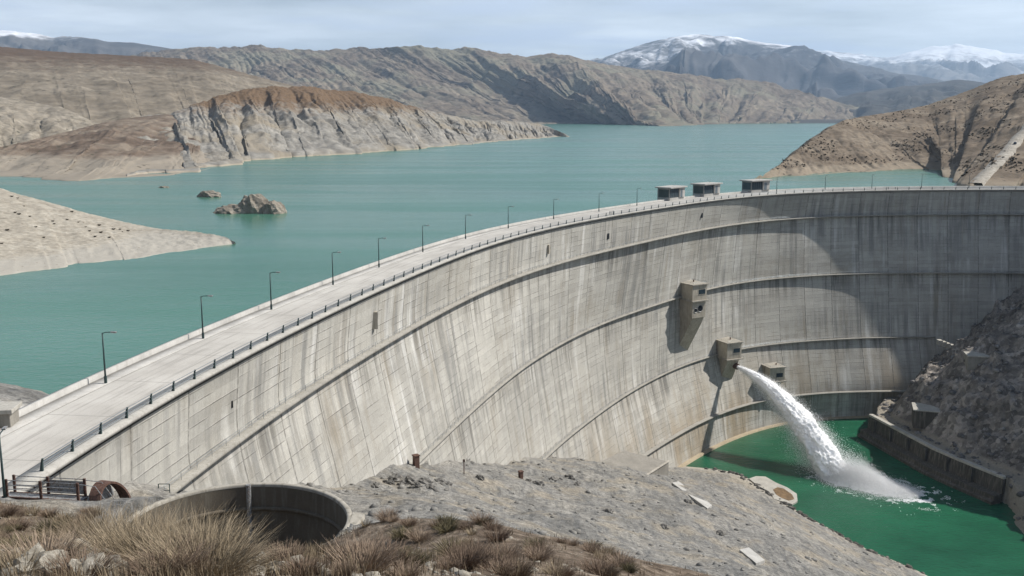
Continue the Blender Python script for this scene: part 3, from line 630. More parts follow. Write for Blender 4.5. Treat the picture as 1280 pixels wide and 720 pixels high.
# ------------------------------------------------------------------ hills round the reservoir
def interp_poly(pts, n):
    pts = np.array(pts, float); k = np.r_[0, np.cumsum(np.hypot(*np.diff(pts[:, :2], axis=0).T))]; t = np.linspace(0, k[-1], n)
    return np.stack([np.interp(t, k, pts[:, i]) for i in range(3)], 1)
def smooth_cols(a, w):
    return np.stack([box(a[:, i], w) for i in range(a.shape[1])], 1) if w > 1 else a
HILLBV = {}
def hill(name, ridge, foot, mat, nu, nv, amp, lam, seed, gully=0.0, glam=80., prof=0.85, backlen=0.8, wr=0.35, back_drop=0.9, fine=0.0, kind='structure', smw=5):
    rp = interp_poly([at(*p) for p in ridge], nu); fp = interp_poly([(on(p[0], p[1], WZ) if len(p) == 2 else at(*p)) for p in foot], nu)
    rp = smooth_cols(rp, smw); fp = smooth_cols(fp, smw)
    tip = np.hypot(*(rp - fp)[:, :2].T); sh = np.minimum(tip * 0.06, glam * 0.35)[:, None]; fp = fp.copy(); fp[:, :2] += sh * np.stack([fbm(fp[:, 0] / glam, fp[:, 1] / glam, 4, seed + 7), fbm(fp[:, 0] / glam + 5, fp[:, 1] / glam, 4, seed + 8)], 1) * 2
    v = np.concatenate([np.linspace(-0.03, 0, 4, endpoint=False), np.linspace(0, 1, nv, endpoint=False), np.linspace(1, 1 + backlen, nv // 3)])
    V = v[None, :]; A = fp[:, None, :]; B = rp[:, None, :]
    xy = A[..., :2] * (1 - V[..., None]) + B[..., :2] * V[..., None]
    x, y = xy[..., 0], xy[..., 1]
    vf = np.clip(V, 0, 1); pz = A[..., 2] + (B[..., 2] - A[..., 2]) * vf ** prof
    bk = np.clip((V - 1) / backlen, 0, 1); pz = pz - np.maximum(B[..., 2] - WZ, 10) * back_drop * bk ** 1.5 * 1.3
    pz = pz - np.clip(-V / 0.03, 0, 1) * 25.0
    wgt = sst(0.0, 0.22, V) * (1 - (1 - wr) * sst(0.62, 1.0, V)) * (1 - 0.0 * bk)
    hgt = B[..., 2] - A[..., 2]; wgt = wgt * np.clip(hgt / (0.55 * np.percentile(hgt, 90)), 0.04, 1.0)
    wx = fbm(x / lam, y / lam, 3, seed + 50) * lam * 0.5; wy = fbm(x / lam + 9, y / lam, 3, seed + 60) * lam * 0.5
    z = pz + amp * wgt * ((ridged((x + wx) / lam, (y + wy) / lam, 6, seed, 0.52) - 0.45) * 1.6 + 0.35 * fbm(x / (lam * 2.3), y / (lam * 2.3), 3, seed + 20))
    if gully:
        u_len = np.r_[0, np.cumsum(np.hypot(*np.diff((fp + rp)[:, :2] * 0.5, axis=0).T))][:, None]
        uw = u_len + wx * 0.12 + fbm(x / (glam * 1.5), y / (glam * 1.5), 3, seed + 70) * glam * 0.32
        g1 = np.abs(pn(uw / glam, V * 0.7 + 3, seed + 80)); g2 = np.abs(pn(uw / (glam * 0.42), V * 1.6 + 8, seed + 81)); g3 = np.abs(pn(uw / (glam * 0.17), V * 3 + 1, seed + 82))
        gw = sst(0.0, 0.12, V) * (1 - sst(0.72, 1.0, V) * 0.75); z = z - gully * gw * (0.62 - np.minimum(g1, 0.62) + 0.5 * (0.5 - np.minimum(g2, 0.5)) + 0.22 * (0.5 - np.minimum(g3, 0.5)))
    if fine: z = z + fine * sst(0.02, 0.1, V) * fbm(x / (lam * 0.12), y / (lam * 0.12), 4, seed + 30)
    P = np.stack([x, y, z], -1).reshape(-1, 3)
    F_ = grid_faces(nu, len(v)); o = mesh_obj(name, P, F_, mat, None, True)
    nrm_z = sum(p.normal.z for p in list(o.data.polygons)[nv * 2:nv * 8:7])
    if nrm_z < 0: o.data.flip_normals()
    HILLBV[name] = BVHTree.FromPolygons([Vector(q) for q in P], [tuple(int(i) for i in q) for q in F_])
    if kind: tag(o, kind=kind)
    return o

# far snow mountains
M_snow1 = hill_mat('snow_mountain_rock', (0.05, 0.05, 0.055), (0.07, 0.068, 0.07), (0.10, 0.094, 0.09), 1500, snow=(900, 1500), bumpd=40)
M_snow2 = hill_mat('far_snow_rock', (0.12, 0.12, 0.125), (0.16, 0.155, 0.15), (0.2, 0.19, 0.18), 2200, snow=(1250, 2050), bumpd=60)
M_snow3 = hill_mat('west_snow_rock', (0.075, 0.07, 0.068), (0.10, 0.094, 0.088), (0.14, 0.128, 0.115), 1300, snow=(1130, 1300), bumpd=30)
hill('far_mountains', [(990, 70, 30000), (1032, 62, 29000), (1062, 67, 29000), (1090, 71, 29000), (1115, 74, 29000), (1137, 66, 29000), (1167, 58, 29000), (1194, 55, 29000), (1231, 60, 29000), (1269, 69, 29000), (1320, 62, 29000), (1420, 68, 29000), (1560, 60, 29000)],
     [(960, 140, 20000), (1200, 140, 20000), (1560, 140, 20000)], M_snow2, 260, 90, 420, 3600, 11, 260, 1500, 0.8, 0.45, wr=0.28)
hill('snow_mountain', [(680, 108, 17500), (737, 73, 17500), (775, 62, 17800), (800, 53, 18000), (831, 47, 18000), (875, 41, 18000), (900, 40.5, 18000), (924, 43, 18000), (969, 51, 17800), (1025, 64, 17500), (1070, 77, 17000), (1107, 87, 16500), (1156, 94, 16000), (1182, 99, 15600), (1230, 108, 15000), (1330, 125, 15000)],
     [(620, 150, 10500), (880, 150, 10000), (1120, 150, 10500), (1340, 150, 11000)], M_snow1, 340, 150, 330, 2300, 3, 260, 900, 0.75, wr=0.18)
hill('west_mountains', [(-260, 40, 15000), (-120, 30, 15000), (-40, 33, 15000), (0, 36, 15000), (40, 40, 15000), (67, 44, 15000), (101, 44, 14500), (131, 50, 14500), (165, 51, 14500), (195, 57, 14500), (230, 64, 14500), (300, 75, 14000)],
     [(-280, 140, 10000), (0, 140, 10000), (300, 145, 10000)], M_snow3, 240, 90, 200, 1800, 21, 160, 800, 0.8, wr=0.15)
# dark low ridge
M_blue = hill_mat('dark_ridge', (0.045, 0.045, 0.042), (0.062, 0.060, 0.055), (0.085, 0.08, 0.07), 500, bumpd=12)
hill('dark_ridge', [(1000, 140, 9500), (1030, 128, 9500), (1062, 117, 9500), (1100, 111, 9700), (1140, 106, 9800), (1175, 101, 10000), (1197, 98, 10000), (1216, 101, 10000), (1260, 107, 10000), (1330, 112, 10000), (1450, 110, 10000)],
     [(980, 150, 7200), (1200, 149, 7200), (1460, 149, 7200)], M_blue, 220, 70, 90, 900, 33, 60, 400, 0.9, wr=0.15)
# long brown range across the lake
M_mid = hill_mat('brown_range', (0.115, 0.092, 0.07), (0.165, 0.135, 0.102), (0.225, 0.19, 0.142), 170, shrub=(60, 0.33, (0.07, 0.065, 0.05)), bumpd=13, tint=(0.185, 0.17, 0.125))
hill('brown_range', [(120, 80, 8600), (180, 66, 8600), (217, 60, 8500), (244, 56, 8500), (274, 58, 8500), (326, 56, 8400), (360, 60, 8300), (400, 62, 8200), (441, 59, 8200), (470, 61, 8100), (497, 57, 8000), (527, 56, 8000), (561, 60, 8000), (595, 59, 8000), (625, 66, 8000), (659, 69, 8000), (681, 67, 8000), (707, 67, 8000), (730, 73, 8000), (760, 79, 8000), (805, 85, 8000), (837, 88, 8000), (894, 96, 8000), (950, 100, 8000), (987, 109, 8000), (1025, 120, 8000), (1055, 129, 8000), (1100, 139, 8000), (1180, 146, 8000)],
     [(60, 156, 5200), (300, 156, 5200), (560, 156, 5200), (689, 153.6, 6500), (760, 153.2, 6800), (800, 155.2, 5600), (831, 157, 5000), (860, 155, 5600), (900, 153, 6700), (1047, 151.5, 7400), (1200, 151, 7400)], M_mid, 860, 260, 34, 760, 65, 62, 210, 1.2, wr=0.25, fine=20)
# plateau behind the badlands and the small pale hill
M_plat = hill_mat('plateau_earth', (0.125, 0.105, 0.08), (0.185, 0.158, 0.122), (0.235, 0.205, 0.162), 110, cap=(120, 190, (0.10, 0.072, 0.052)), shrub=(14, 0.28, (0.08, 0.075, 0.055)), bumpd=4)
hill('plateau_hill', [(-420, 40, 2500), (-150, 50, 2600), (0, 58, 2700), (75, 65, 2700), (150, 69, 2700), (195, 71, 2700), (240, 74, 2650), (285, 85, 2600), (337, 100, 2500), (375, 109, 2450), (430, 122, 2400), (500, 140, 2400)],
     [(-420, 175, 1450), (0, 172, 1450), (150, 165, 1500), (300, 160, 1700), (500, 158, 2000)], M_plat, 520, 160, 6, 150, 112, 2.4, 45, 0.75, wr=0.12, fine=2.2)
M_pale = hill_mat('pale_hill_earth', (0.165, 0.143, 0.112), (0.225, 0.198, 0.158), (0.275, 0.245, 0.20), 40, shrub=(9, 0.28, (0.085, 0.08, 0.06)), bumpd=2)
hill('pale_hill', [(-300, 108, 1500), (-100, 116, 1500), (0, 121, 1500), (30, 123, 1500), (75, 132, 1480), (120, 152, 1450), (170, 170, 1400)],
     [(-300, 195, 1050), (0, 190, 1080), (80, 178, 1150), (170, 180, 1250)], M_pale, 220, 80, 9, 120, 14, 14, 60, 0.75, wr=0.12, fine=1.5)
# badlands headland
M_bad = hill_mat('badland_marl', (0.155, 0.145, 0.128), (0.225, 0.213, 0.19), (0.30, 0.28, 0.245), 45, cap=(40, 66, (0.135, 0.092, 0.058)), ring=(1.6, (0.34, 0.29, 0.225)), bumpd=2.5, tint=(0.235, 0.205, 0.16), shrub=(7, 0.22, (0.12, 0.105, 0.085)))
hill('badland_headland', [(155, 149, 1360), (187, 142, 1400), (210, 141, 1420), (232, 133, 1450), (270, 120, 1550), (300, 111, 1600), (337, 107, 1650), (375, 107, 1700), (431, 112, 1800), (475, 119, 1880), (512, 131, 1950), (550, 140, 2050), (595, 150, 2150), (640, 150, 2300), (677, 154, 2450), (700, 163, 2380), (712, 169, 2330)],
     [(160, 221), (200, 217), (240, 215), (275, 207), (322, 200), (375, 196), (441, 193), (512, 187), (580, 180.5), (625, 176.5), (670, 173), (712, 170)], M_bad, 900, 230, 4.5, 90, 17, 16, 66, 0.7, wr=0.1, fine=2.4)
M_slope = hill_mat('brown_slope_earth', (0.095, 0.07, 0.053), (0.14, 0.108, 0.083), (0.205, 0.17, 0.132), 55, ring=(13, (0.27, 0.24, 0.195)), shrub=(9, 0.26, (0.08, 0.07, 0.05)), bumpd=2)
hill('brown_slope', [(-320, 190, 900), (-120, 186, 950), (0, 183, 1000), (50, 172, 1080), (120, 154, 1230), (165, 146, 1340), (210, 142, 1410), (240, 150, 1380), (258, 180, 1150), (275, 196, 1040), (292, 205, 950)],
     [(-320, 219), (-100, 220), (0, 221), (40, 223), (75, 225), (127, 224.5), (180, 219.5), (240, 215), (268, 210), (294, 206.5)], M_slope, 420, 140, 4, 80, 27, 7, 70, 0.85, wr=0.12, fine=1.0)
# sandy spit in front
M_spit = hill_mat('spit_sand', (0.24, 0.213, 0.172), (0.31, 0.28, 0.23), (0.37, 0.34, 0.285), 7, ring=(3.0, (0.34, 0.32, 0.28)), shrub=(2.2, 0.2, (0.17, 0.14, 0.11)), bumpd=0.4)
hill('sandy_spit', [(-420, 180, 420), (-150, 205, 430), (-60, 222, 430), (0, 236, 425), (30, 245, 420), (60, 253, 415), (110, 267, 405), (150, 277, 398), (175, 282, 392), (195, 285.5, 386), (240, 289.5, 374), (280, 295, 364), (294, 302, 360)],
     [(-420, 372), (-150, 358), (-60, 350), (0, 344), (40, 339.5), (100, 332), (180, 322), (240, 311.5), (285, 306), (296, 304.5)], M_spit, 360, 80, 0.8, 30, 35, 0.4, 14, 0.8, wr=0.25, fine=0.5)
# right-hand hill and its cut
M_rhill = hill_mat('right_hill_earth', (0.115, 0.09, 0.067), (0.165, 0.133, 0.10), (0.22, 0.185, 0.143), 45, ring=(6, (0.25, 0.21, 0.16)), shrub=(6.5, 0.30, (0.075, 0.065, 0.05)), bumpd=1.6)
hill('right_hill', [(936, 225.5, 712), (955, 217, 760), (972, 207, 800), (1002, 184, 900), (1022, 170, 960), (1040, 157, 1000), (1059, 149, 1040), (1100, 142, 1120), (1160, 131, 1200), (1212, 112, 1250), (1250, 96, 1250), (1285, 90, 1230), (1400, 62, 1150), (1560, 35, 1050)],
     [(936, 226.5), (950, 224), (985, 221), (1010, 219), (1050, 216.5), (1090, 214), (1130, 212), (1165, 211.5), (1195, 214), (1208, 223), (1212, 231, 650), (1250, 232, 648), (1300, 230, 650), (1400, 225, 670)], M_rhill, 460, 170, 4.5, 80, 41, 4.5, 45, 0.9, wr=0.10, fine=1.6)

# ------------------------------------------------------------------ gorge terrain
def tps(pts):
    P = np.array(pts, float); n = len(P); d = np.hypot(P[:, None, 0] - P[None, :, 0], P[:, None, 1] - P[None, :, 1])
    K = np.where(d > 0, d * d * np.log(np.maximum(d, 1e-9)), 0); A = np.zeros((n + 3, n + 3)); A[:n, :n] = K + np.eye(n) * 2.0; A[:n, n] = 1; A[:n, n + 1:] = P[:, :2]; A[n:, :n] = A[:n, n:].T
    w = np.linalg.solve(A, np.r_[P[:, 2], 0, 0, 0])
    def f(x, y):
        s = w[n] + w[n + 1] * x + w[n + 2] * y
        for i in range(n):
            q = (x - P[i, 0]) ** 2 + (y - P[i, 1]) ** 2; s = s + w[i] * 0.5 * q * np.log(np.maximum(q, 1e-9))
        return s
    return f
LP = [(0, 0, 39.3), (-20, 0, 39.3), (14, 0, 37.6), (0, -25, 41), (-70, -10, 41), (40, -10, 28), (-40, 20, 31)]
LP += [at(0, 722, 16), at(200, 722, 16), at(400, 722, 17), at(600, 722, 22), at(750, 724, 34), at(850, 730, 60), at(900, 724, 140), at(750, 800, 14), at(900, 820, 18), at(1100, 860, 20), at(1000, 780, 50), at(1150, 780, 60), at(1250, 800, 100), at(1280, 860, 40), at(600, 790, 10), at(300, 800, 9), at(0, 800, 9)]
LP += [at(0, 690, 30), at(200, 708, 32), at(400, 716, 36), at(560, 690, 36), at(660, 700, 40), at(0, 652, 72), at(120, 654, 74), at(200, 684, 66), at(280, 708, 64), at(400, 714, 60), at(60, 640, 92), at(120, 636, 100)]
LP += [at(455, 655, 70), at(560, 651, 66), at(640, 668, 60), at(700, 690, 56), at(750, 714, 50), at(480, 672, 110), at(560, 672, 105), at(640, 692, 98), at(700, 712, 92)]
LP += [(-28, 83.5, 0.4), (-40, 89, 0.6), (-16.5, 88, 0.0), (-28, 110, -2.2), (-14.5, 103, -2.0), (-42, 100, 0.5), (-28, 74, 4.0), (-14, 78, 3.0), (-40, 78, 3.5)]
LP += [on(20, 600, -0.25), on(60, 560, -1.4), on(-60, 560, -0.3), on(-60, 620, 0.3), on(0, 515, -0.2), on(-120, 500, 2), on(40, 505, -1.2), on(55, 492, -4.2), on(0, 484, -4.4), on(-90, 470, -3), on(20, 470, -9), on(-60, 440, -9), on(75, 480, -12)]
LP += [at(462, 648, 125), at(520, 622, 180), on(430, 604, -38), on(350, 616, -28), on(260, 626, -19), on(150, 640, -8), at(600, 642, 195), at(600, 612, 250), at(700, 650, 200), at(700, 612, 285), at(780, 692, 170), at(800, 642, 262), at(900, 652, 272), at(900, 612, 362), at(1000, 682, 270), at(1000, 724, 238), at(1080, 716, 292)]
LP += [on(500, 592, -42), on(560, 589, -53), on(600, 587, -61), on(680, 589, -75), on(745, 580, -88), on(800, 590, -109), on(835, 583, -124)]
LP += [on(850, 582, TZ), on(880, 585, TZ), on(925, 593, TZ), on(1000, 641, TZ), on(1080, 685, TZ), on(1150, 715, TZ), on(950, 565, -134), on(1050, 620, -136), on(1120, 655, -136), on(1210, 690, -136), (215, 230, -130), (165, 245, -116), (120, 200, -73), (100, 100, -25), (180, 120, -75)]
fL = tps(LP)
shaft_c, shaft_r = Vector((-28.2, 96.5, 0.0)), 11.2
def left_z(x, y):
    z = fL(x, y); d = np.hypot(x, y)
    a = np.clip((d - 6) / 120, 0.05, 1)
    a = a * sst(4, 30, d); z = z + a * (2.4 * fbm(x / 26, y / 26, 5, 3) + 0.5 * fbm(x / 5, y / 5, 4, 6)) * sst(0, 3, np.abs(z - TZ)) + 1.6 * a * sst(85, 130, d) * (ridged((x * 0.86 + y * 0.5) / 15, (y * 0.86 - x * 0.5) / 60, 5, 14) - 0.5) * sst(0, 3, np.abs(z - TZ)) + 0.30 * fbm(x / 2.3, y / 2.3, 4, 9) * sst(90, 30, d) * sst(5, 20, d)
    # flat made ground by the crest's end
    flat = sst(-64, -80, x) * sst(150, 128, y) * sst(92, 104, y); flat = np.maximum(flat, sst(-56, -61, x) * sst(104, 112, y) * sst(146, 138, y))
    z = z * (1 - flat) + np.minimum(-0.06, z) * flat * 0 + (-0.06) * flat
    dd = np.hypot(x - shaft_c.x, y - shaft_c.y); z = np.where(dd < shaft_r + 0.2, np.minimum(z, -28), z)
    t = np.degrees(np.arctan2(y - DC[1], x - DC[0])) % 360; rad_ = np.hypot(x - DC[0], y - DC[1]); ri = np.interp(-t, -th, r0 + offs.min(1)); 
    inside = (rad_ > ri + 2.5) & (t < 214.5) & (t > 66) & (x > -70)
    return np.where(inside, np.minimum(z, -9), z)
na, nd = 520, 420
az = np.linspace(R(-62), R(42), na)[:, None]; ds = (np.geomspace(4, 560, nd))[None]
GX = np.sin(az) * ds; GY = np.cos(az) * ds; GZ = left_z(GX, GY)
msk = np.ones_like(GX)
M_left = NT('left_bank_ground', 0.95, 0.1); m = M_left; p = m.pos(); X = m.sepx(p)
a_ = m.noise(p, 0.05, 6, 0.6); b_ = m.noise(p, 0.6, 7, 0.7); c_ = m.noise(p, 4.0, 6, 0.75)
grav = m.ramp(a_, [(0.3, (0.155, 0.15, 0.138)), (0.5, (0.22, 0.212, 0.195)), (0.7, (0.285, 0.268, 0.235))])
stk = m.noise(m.map(p, (0.55, 0.07, 0.25), rot=(0, 0, R(28))), 1, 7, 0.72); grav = m.mix(m.ss(stk, 0.46, 0.62, 0, 0.75), grav, (0.125, 0.125, 0.122)); grav = m.mix(m.ss(m.noise(p, 0.09, 4), 0.5, 0.65, 0, 0.6), grav, (0.28, 0.245, 0.19))
soil = m.ramp(b_, [(0.3, (0.075, 0.055, 0.04)), (0.5, (0.155, 0.12, 0.09)), (0.7, (0.27, 0.228, 0.178))])
dist_ = m.ma('ADD', X[1], m.ma('MULTIPLY', m.ma('SUBTRACT', m.noise(p, 0.07, 5, 0.65), 0.5), 46)); dist_ = m.ma('SUBTRACT', dist_, m.ma('MULTIPLY', X[0], 0.12))
col = m.mix(m.ss(dist_, 74, 96), soil, grav)
plz = m.ma('MULTIPLY', m.ss(X[0], -50, -60), m.ma('MULTIPLY', m.ss(X[1], 96, 103), m.ss(X[1], 146, 138))); col = m.mix(plz, col, m.ramp(b_, [(0.3, (0.36, 0.345, 0.32)), (0.7, (0.49, 0.475, 0.45))]))
cell = m.ma('ADD', m.ma('MULTIPLY', m.sepx(m.voro(p, 1.1, 'F1', 'Color'))[0], 0.5), m.ma('MULTIPLY', m.sepx(m.voro(p, 3.3, 'F1', 'Color'))[1], 0.35))
g_ = m.ma('ADD', m.ma('ADD', m.ma('MULTIPLY', c_, 0.8), cell), 0.18); g_ = m.ma('MULTIPLY', g_, m.ma('ADD', m.ma('MULTIPLY', b_, 0.9), 0.55)); col = m.mix(1.0, col, m.comb(g_, g_, g_), 'MULTIPLY')
wet = m.ss(m.ma('ADD', X[2], m.ma('MULTIPLY', b_, 2.0)), TZ + 0.9, TZ + 2.4, 0.75, 0); col = m.mix(wet, col, (0.46, 0.42, 0.35))
m.bump(m.ma('ADD', b_, m.ma('MULTIPLY', c_, 0.3)), 0.8, 0.8); m.done(col)
gv_ = np.stack([GX, GY, GZ], -1).reshape(-1, 3); gf_ = grid_faces(na, nd)
lb = mesh_obj('left_bank_terrain', gv_, gf_, M_left.m, None, True); lb.data.flip_normals() if lb.data.polygons[100].normal.z < 0 else None
tag(lb, kind='structure')
BV_left = BVHTree.FromPolygons([Vector(q) for q in gv_], [tuple(int(i) for i in q) for q in gf_])
def drop(bv, x, y, top=400):
    h = bv.ray_cast(Vector((x, y, top)), Vector((0, 0, -1))); return (h[0], h[1]) if h[0] else (None, None)

# right bank: quay line and the rock slope behind
QL = np.array([(182.5, 507.5), (183.5, 503), (193.6, 453), (199, 437), (208.5, 413)]); QX = np.array([(216, 566), (191, 526), (183, 505), (193.6, 453), (199, 437), (208.5, 413), (204, 385), (202, 366), (229, 298), (260, 200)])
def sdist(x, y, L):
    best = np.full_like(x, 1e9); sg = np.ones_like(x)
    for a, b in zip(L[:-1], L[1:]):
        d = b - a; t = np.clip(((x - a[0]) * d[0] + (y - a[1]) * d[1]) / (d @ d), 0, 1); qx, qy = x - a[0] - t * d[0], y - a[1] - t * d[1]; r = np.hypot(qx, qy)
        s_ = np.sign(d[0] * qy - d[1] * qx); k = r < best; best = np.where(k, r, best); sg = np.where(k, s_, sg)
    return best * sg
def right_z(x, y):
    s = sdist(x, y, QX)
    qz = np.where(s < 7.3, -131, -113.9); qz = qz + np.minimum(np.maximum(s - 14, 0) * 0.97, 80 + np.maximum(s - 91, 0) * 0.12)
    nat = -129 + np.maximum(s, -12) * 0.95
    wq = sst(394, 414, y); z = qz * wq + nat * (1 - wq)
    out = sst(0, 26, x - (0.53 * y + 4)) * sst(620, 560, y) * sst(400, 460, y); z = z + out * np.clip((x - (0.53 * y)) * 0.9, 0, 30)  # unseen rise beyond the frame, added to shade the dam's right end
    rk = sst(14, 24, s) * wq + sst(2, 8, s) * (1 - wq)
    z = z + rk * (11 * (ridged(x / 38, y / 38, 5, 4) - 0.45) + 3.2 * fbm(x / 9, y / 9, 5, 12) + 1.2 * np.abs(fbm(x / 3, y / 3, 3, 13)))
    q_ = z + 0.22 * y + 3 * fbm(x / 30, y / 30, 3, 44); fr = q_ / 7.5 - np.floor(q_ / 7.5); z = z + rk * wq * 3.2 * (sst(0.2, 0.75, fr) - fr)
    def cells(sx, sd_):
        wx_, wy_ = x + 2.5 * fbm(x / 7, y / 7, 2, sd_), y + 2.5 * fbm(x / 7 + 4, y / 7, 2, sd_ + 1); return _h(np.floor((wx_ * 0.8 + wy_ * 0.6) / sx), np.floor((wy_ * 0.8 - wx_ * 0.6) / sx), sd_) / 4294967296.0
    z = z + rk * (2.6 * cells(7.5, 71) + 1.3 * cells(3.4, 73))
    # keep it under the crest where the dam stands, level at the road
    t = np.degrees(np.arctan2(y - DC[1], x - DC[0])) % 360; rad_ = np.hypot(x - DC[0], y - DC[1]); ri = np.interp(-np.clip(t, 66, 218), -th, r0)
    z = np.where((t > 66) & (t < 130) & (rad_ > ri - 8), np.minimum(z, -9), z)
    return z
nx, ny = 420, 420
gx = np.linspace(140, 460, nx)[:, None] * np.ones((1, ny)); gy = np.linspace(190, 600, ny)[None] * np.ones((nx, 1)); gz = right_z(gx, gy)
M_rb = NT('right_bank_rock', 0.95, 0.1); m = M_rb; p = m.pos()
a_ = m.noise(p, 0.07, 7, 0.7); b_ = m.noise(p, 0.8, 6, 0.75); col = m.ramp(a_, [(0.30, (0.09, 0.08, 0.07)), (0.5, (0.21, 0.187, 0.163)), (0.68, (0.36, 0.325, 0.285))])
v_ = m.voro(p, 0.45, 'F1', 'Color'); vv_ = m.sepx(v_)[0]; g_ = m.ma('ADD', m.ma('MULTIPLY', vv_, 0.9), m.ma('MULTIPLY', b_, 0.8)); g_ = m.ma('ADD', g_, 0.15); col = m.mix(1.0, col, m.comb(g_, g_, g_), 'MULTIPLY')
col = m.mix(m.ss(m.noise(p, 0.35, 6, 0.7), 0.56, 0.68, 0, 0.7), col, (0.36, 0.34, 0.32))
X = m.sepx(p); fl = m.ss(X[2], -111.6, -113.0); col = m.mix(fl, col, m.ramp(b_, [(0.3, (0.22, 0.195, 0.155)), (0.7, (0.34, 0.305, 0.25))]))
m.bump(m.ma('ADD', b_, vv_), 0.9, 0.8); m.done(col)
P = np.stack([gx, gy, gz], -1).reshape(-1, 3); F_ = grid_faces(nx, ny); rb = mesh_obj('right_bank_terrain', P, F_, M_rb.m, None, False); tag(rb, kind='structure')
BV_right = BVHTree.FromPolygons([Vector(q) for q in P], [tuple(int(i) for i in q) for q in F_])
# ground beneath everything out to the horizon
o = mesh_obj('ground', [(-60000, -4000, -150), (60000, -4000, -150), (60000, 60000, -150), (-60000, 60000, -150)], [(0, 1, 2, 3)], M_mid); tag(o, kind='structure')

# quay walls
def poly_sweep(name, line, prof, mat, parent, bevel=0):
    L = np.array(line, float); t = np.gradient(L, axis=0); t /= np.hypot(t[:, 0], t[:, 1])[:, None]; N = np.stack([-t[:, 1], t[:, 0]], 1)  # inland
    n = len(L); Pn = len(prof); m = MB(); vs_ = [(*(L[i] + N[i] * o_), z) for i in range(n) for o_, z in prof]
    fs = [(i * Pn + k, i * Pn + (k + 1) % Pn, (i + 1) * Pn + (k + 1) % Pn, (i + 1) * Pn + k) for i in range(n - 1) for k in range(Pn)] + [tuple(range(Pn)), tuple((n - 1) * Pn + k for k in range(Pn))[::-1]]
    m.add(vs_, fs); return m.build(name, mat, parent, bevel)
qd = interp_poly([(*q, 0) for q in QL], 60)[:, :2]
quay = empty('quay_wall', (QL[2][0], QL[2][1], -128)); tag(quay, 'stepped dark concrete retaining wall along the far side of the green pool', 'retaining wall')
qd_l = qd - np.array(quay.location[:2]); zq = quay.location.z
def qz(pr): return [(o_, z - zq) for o_, z in pr]
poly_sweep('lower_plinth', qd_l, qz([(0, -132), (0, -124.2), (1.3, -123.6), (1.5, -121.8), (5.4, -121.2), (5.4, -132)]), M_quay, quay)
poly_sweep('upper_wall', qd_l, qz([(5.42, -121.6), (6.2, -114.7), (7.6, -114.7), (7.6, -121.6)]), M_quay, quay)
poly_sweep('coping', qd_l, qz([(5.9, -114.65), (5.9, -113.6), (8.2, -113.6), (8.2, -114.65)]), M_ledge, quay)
for i in range(4, 58, 9):
    p = qd_l[i]; t = qd_l[i + 1] - qd_l[i]; t /= np.hypot(*t); M = Matrix(((t[0], -t[1], 0, p[0]), (t[1], t[0], 0, p[1]), (0, 0, 1, 0), (0, 0, 0, 1)))
    m = MB(); m.box((-0.9, 4.2, -121.2 - zq), (0.9, 6.3, -115.2 - zq), M); m.build('buttress', M_quay, quay, 0.1)
# blocks and pads on the right bank
def block(name, lab, cat, c, size, rz, mat, extra=None):
    root = empty(name, c, rz); m = MB(); m.box((-size[0] / 2, -size[1] / 2, 0), (size[0] / 2, size[1] / 2, size[2])); m.build('body', mat, root, 0.12)
    m = MB(); m.box((-size[0] / 2 - 0.4, -size[1] / 2 - 0.4, size[2] + 0.003), (size[0] / 2 + 0.4, size[1] / 2 + 0.4, size[2] + 0.6)); m.build('cap', M_ledge, root, 0.08)
    tag(root, lab, cat); return root
def hitR(px, py): return BV_right.ray_cast(Vector((0, 0, CAMZ)), Vector(ray(px, py)).normalized())[0]
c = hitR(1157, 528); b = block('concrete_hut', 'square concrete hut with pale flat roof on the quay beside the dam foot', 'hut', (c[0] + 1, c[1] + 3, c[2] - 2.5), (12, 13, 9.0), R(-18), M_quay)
m = MB(); m.box((-5.56, -2, 0.2), (-5.503, 1.5, 3.2)); m.build('doorway', M_dark, b)
c = hitR(1226, 449); block('concrete_platform', 'pale flat concrete platform on the dark rock slope at the end of the ledge', 'platform', (c[0], c[1], c[2] - 5.0), (14, 9, 7.0), R(-12), M_block)
q = MB(); c = Vector(on(1172, 424, -81.6))
for k in range(6): q.box((c.x + k * 2.0, c.y - 2.2 - k * 0.5, -84.5 - k * 0.8), (c.x + k * 2.0 + 2.2, c.y + 1.5 - k * 0.5, -81.9 - k * 0.75))
tag(q.build('ledge_steps', M_ledge), 'pale concrete steps leading down from the ledge end onto the rocks', 'steps')

# ------------------------------------------------------------------ spillway shaft by the near end of the dam
sh = empty('spillway_shaft', shaft_c); tag(sh, 'large round concrete shaft mouth sunk in the dry slope below the dam', 'spillway shaft')
def lathe(prof, n=96):
    v = np.array([(r_ * math.cos(2 * math.pi * k / n), r_ * math.sin(2 * math.pi * k / n), z) for k in range(n + 1) for r_, z in prof]); return v, grid_faces(n + 1, len(prof))
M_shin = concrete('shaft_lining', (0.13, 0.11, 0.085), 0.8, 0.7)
v, f = lathe([(shaft_r + 0.6, -9.0), (shaft_r + 0.6, 0.0), (shaft_r + 0.5, 0.1), (shaft_r + 0.1, 0.1), (shaft_r, 0.0), (shaft_r, -0.25)]); mesh_obj('rim', v, f, M_ring, sh)
v, f = lathe([(shaft_r + 0.02, -0.23), (shaft_r - 0.1, -4), (shaft_r - 0.6, -9), (shaft_r - 1.6, -16), (shaft_r - 2.2, -26)]); mesh_obj('lining', v, f, M_shin, sh, True)
v, f = lathe([(shaft_r - 0.05, -2.6), (shaft_r - 0.35, -2.6), (shaft_r - 0.35, -2.95), (shaft_r - 0.1, -2.95)]); mesh_obj('lining_band', v, f, M_shin, sh)
